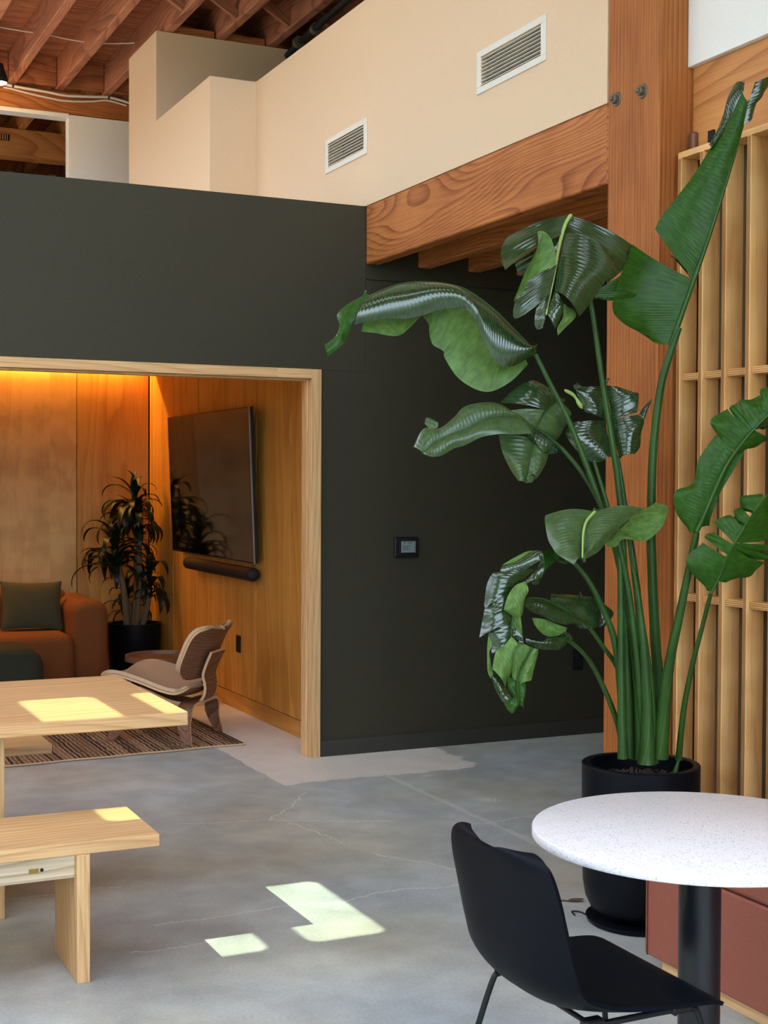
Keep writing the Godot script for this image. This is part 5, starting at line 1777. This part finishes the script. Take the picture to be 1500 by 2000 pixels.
func fittings():
	vent(1.331, 1.971, 3.501, 3.71, "large cream air vent high beside the timber post", true)
	vent(-0.60, 0.015, 3.491, 3.70, "smaller looking cream air vent at the far end of the cream wall", false)
	# thermostat
	var t := thing("thermostat", "black thermostat with small grey display on the green wall", "thermostat", "", Vector3(3.615, 1.2035, 0))
	var m := MB.new()
	m.rbox(Vector3(0, 0, 0.012), Vector3(0.158, 0.122, 0.024), 0.011, 4)
	part("case", m, M.black, t)
	m = MB.new()
	m.box(Vector3(0.006, 0.004, 0.025), Vector3(0.112, 0.086, 0.003), 0.001)
	var bz := part("bezel", m, M.matt_black, t)
	m = MB.new()
	m.box(Vector3(0.008, 0.002, 0.0272), Vector3(0.094, 0.066, 0.002), 0.0004)
	var scr := part("display", m, M.display, t, "pale grey display")
	for q in [[0.014, 0.026, 0.03, 0.004], [-0.02, 0.026, 0.014, 0.003], [-0.01, 0.006, 0.05, 0.004], [-0.016, -0.004, 0.038, 0.003], [-0.012, -0.014, 0.046, 0.003]]:
		m = MB.new()
		m.box(Vector3(q[0] + 0.004, q[1], 0.0283), Vector3(q[2], q[3], 0.0006), 0.0)
		part("text_line", m, M.ink, scr)
	for i in 3:
		m = MB.new()
		m.box(Vector3(0.05, -0.018 + i * 0.018, 0.0268), Vector3(0.004, 0.007, 0.003), 0.0005)
		part("button", m, M.steel_black, bz)
	# outlets
	t = thing("wall_outlet", "black outlet plate low on the green wall behind the leaves", "outlet", "", Vector3(4.826, 0.474, 0))
	m = MB.new()
	m.box(Vector3(0, 0, 0.004), Vector3(0.081, 0.134, 0.008), 0.002)
	part("plate", m, M.black, t)
	for y in [-0.025, 0.025]:
		m = MB.new()
		m.rbox(Vector3(0, y, 0.0085), Vector3(0.034, 0.03, 0.003), 0.0014, 3)
		part("socket", m, M.matt_black, t)
	t = thing("wall_outlet", "black outlet plate on the plywood wall under the screen", "outlet", "", Vector3(3.179, 0.462, -1.72))
	m = MB.new()
	m.box(Vector3(-0.004, 0, 0), Vector3(0.008, 0.118, 0.084), 0.002)
	part("plate", m, M.black, t)
	for y in [-0.025, 0.025]:
		m = MB.new()
		m.rbox(Vector3(-0.0085, y, 0), Vector3(0.003, 0.03, 0.034), 0.0014, 3)
		part("socket", m, M.matt_black, t)
	# television, tilted on its bracket
	t = thing("television", "large black wall mounted television tilted down in the nook", "television", "", Vector3(3.12, 1.047, -2.14))
	t.rotation.z = atan2(0.04, 1.02)
	m = MB.new()
	m.box(Vector3(0.0, 0.515, 0), Vector3(0.028, 1.03, 1.86), 0.003)
	part("case", m, M.matt_black, t)
	m = MB.new()
	m.box(Vector3(-0.0145, 0.517, 0), Vector3(0.003, 1.018, 1.848), 0.001)
	part("screen", m, M.screen_glass, t)
	for z in [-0.929, 0.929]:
		m = MB.new()
		m.box(Vector3(-0.012, 0.515, z), Vector3(0.010, 1.03, 0.004), 0.001)
		part("edge_trim", m, M.silver, t)
	m = MB.new()
	m.box(Vector3(0.03, 0.5, 0), Vector3(0.035, 0.35, 0.5), 0.004)
	part("bracket", m, M.matt_black, t)
	t = thing("soundbar", "rounded black soundbar mounted below the television", "soundbar", "", Vector3(3.115, 0.972, -1.97))
	m = MB.new()
	var pts := []
	var R := []
	for i in 13:
		var a := PI * 0.5 * i / 12.0
		pts.append(Vector3(0, 0, -0.74 - 0.03 * cos(a) + 0.03)); R.append(0.045 * sin(a) + 0.0005)
	for i in range(12, -1, -1):
		var a := PI * 0.5 * i / 12.0
		pts.append(Vector3(0, 0, 0.74 + 0.03 * cos(a) - 0.03)); R.append(0.045 * sin(a) + 0.0005)
	m.tube(pts, R, 28)
	part("body", m, M.matt_black, t)
	m = MB.new()
	m.box(Vector3(0.045, 0, 0), Vector3(0.045, 0.03, 0.3), 0.002)
	part("bracket", m, M.black, t)
	# lamp at the left edge
	t = thing("ceiling_lamp", "small black bell shaped lamp glowing under the joists at the left edge", "lamp", "", Vector3(2.085, 4.955, -4.75))
	m = MB.new()
	m.lathe([Vector2(0.0, 0.16), Vector2(0.03, 0.16), Vector2(0.035, 0.13), Vector2(0.05, 0.09), Vector2(0.068, 0.04), Vector2(0.072, 0.0), Vector2(0.068, 0.0), Vector2(0.06, 0.04), Vector2(0.04, 0.09)], 32)
	part("shade", m, M.matt_black, t)
	m = MB.new()
	m.lathe([Vector2(0.0, -0.018), Vector2(0.03, -0.015), Vector2(0.055, -0.004), Vector2(0.064, 0.012), Vector2(0.05, 0.03), Vector2(0.0, 0.035)], 28)
	part("bulb", m, M.bulb, t, "glowing white bulb")
	var l := OmniLight3D.new()
	l.name = "bulb_light"
	l.light_color = Color(1.0, 0.82, 0.55)
	l.light_energy = 0.25
	l.light_size = 0.05
	l.omni_range = 20.0
	l.omni_attenuation = 2.0
	l.shadow_enabled = true
	add_child(l)
	l.position = Vector3(2.085, 4.92, -4.75)
	# cables
	var t1 := wire("power_cable", "thick white cable with black ties sagging along the girder", "cable", V([2.20, 5.066, -5.17, 2.271, 5.057, -5.17, 2.427, 5.049, -5.17, 2.562, 5.042, -5.17, 2.744, 5.03, -5.17, 2.974, 5.048, -5.17, 3.124, 5.061, -5.17, 3.303, 5.036, -5.17, 3.45, 5.0, -5.17]), 0.012, M.cable)
	var t2 := t1
	wire("power_cable", "thinner pale cable slung just beneath the thick white one on the girder", "cable", V([2.20, 5.05, -5.222, 2.271, 5.045, -5.222, 2.427, 5.022, -5.222, 2.562, 5.008, -5.222, 2.744, 4.996, -5.222, 2.974, 5.018, -5.222, 3.124, 5.045, -5.222, 3.303, 5.02, -5.222]), 0.009, M.cable)
	for x in [2.272, 3.125]:
		m = MB.new()
		m.tube([Vector3(x - 0.008, 5.058, -5.17), Vector3(x + 0.008, 5.058, -5.17)], [0.014, 0.014], 14)
		part("cable_tie", m, M.black, t2, "black cable tie")
	wire("thin_wire", "thin white wire strung across through the joists", "cable", V([1.90, 5.2, -4.03, 1.967, 5.2, -4.038, 2.131, 5.2, -4.057, 2.234, 5.2, -4.063, 2.367, 5.2, -4.071, 2.508, 5.195, -4.089, 2.67, 5.195, -4.099, 2.809, 5.198, -4.076, 2.938, 5.2, -4.028, 3.038, 5.2, -3.964]), 0.005, M.cable)
	t = wire("roof_pipe", "dark pipe in the shadow behind the cream wall top", "pipe", V([3.98, 4.93, -2.9, 3.97, 4.95, -2.605, 3.943, 4.95, -2.19, 3.913, 4.95, -1.583, 3.88, 4.95, -0.8]), 0.026, M.matt_black)
	for z in [-2.6, -2.25]:
		m = MB.new()
		m.tube([Vector3(3.955, 4.95, z - 0.025), Vector3(3.952, 4.95, z + 0.025)], [0.042, 0.042], 16)
		part("coupling", m, M.iron, t)
	# smoke detector over the loft
	t = thing("smoke_detector", "small round white detector beyond the white strip", "detector", "", Vector3(2.42, 5.0, -5.9))
	m = MB.new()
	m.lathe([Vector2(0, 0), Vector2(0.05, 0.0), Vector2(0.055, 0.012), Vector2(0.055, 0.03), Vector2(0.0, 0.03)], 24)
	part("body", m, M.grille, t)
	m = MB.new()
	m.tube([Vector3(0, 0.03, 0), Vector3(0, 0.36, 0)], [0.012, 0.012], 8)
	part("conduit", m, M.grille, t)
	# on the floor
	wire("thin_black_cord", "thin black cord looped on the floor by the big pot", "cord", V([2.80, 0.004, 3.10, 2.815, 0.004, 3.06, 2.84, 0.004, 3.08, 2.842, 0.004, 3.13, 2.86, 0.004, 3.18]), 0.003, M.black)
	t = thing("dry_leaf", "small brown withered leaf with stalk lying on the floor", "leaf", "", Vector3(2.885, 0.0, 2.935))
	m = MB.new()
	var G := []
	for i in 9:
		var s := i / 8.0
		var row := []
		var hw := 0.016 * sin(PI * clampf(s * 0.9 + 0.08, 0, 1))
		for j in 5:
			var v := j / 2.0 - 1.0
			row.append(Vector3(-0.01 + 0.05 * s, 0.003 + 0.006 * s * s + 0.004 * v * v, 0.012 + hw * v + 0.02 * s * s))
		G.append(row)
	m.slab(G, 0.0015, (G[1][2] - G[0][2]).cross(G[0][3] - G[0][2]).y < 0)
	part("blade", m, M.dry, t)
	m = MB.new()
	m.tube(smooth([Vector3(-0.06, 0.003, -0.045), Vector3(-0.035, 0.004, -0.012), Vector3(-0.01, 0.004, 0.012)], 8), [0.002, 0.0022, 0.0024, 0.0025, 0.0025, 0.0025, 0.0025, 0.0025], 6)
	part("stalk", m, M.dry, t)
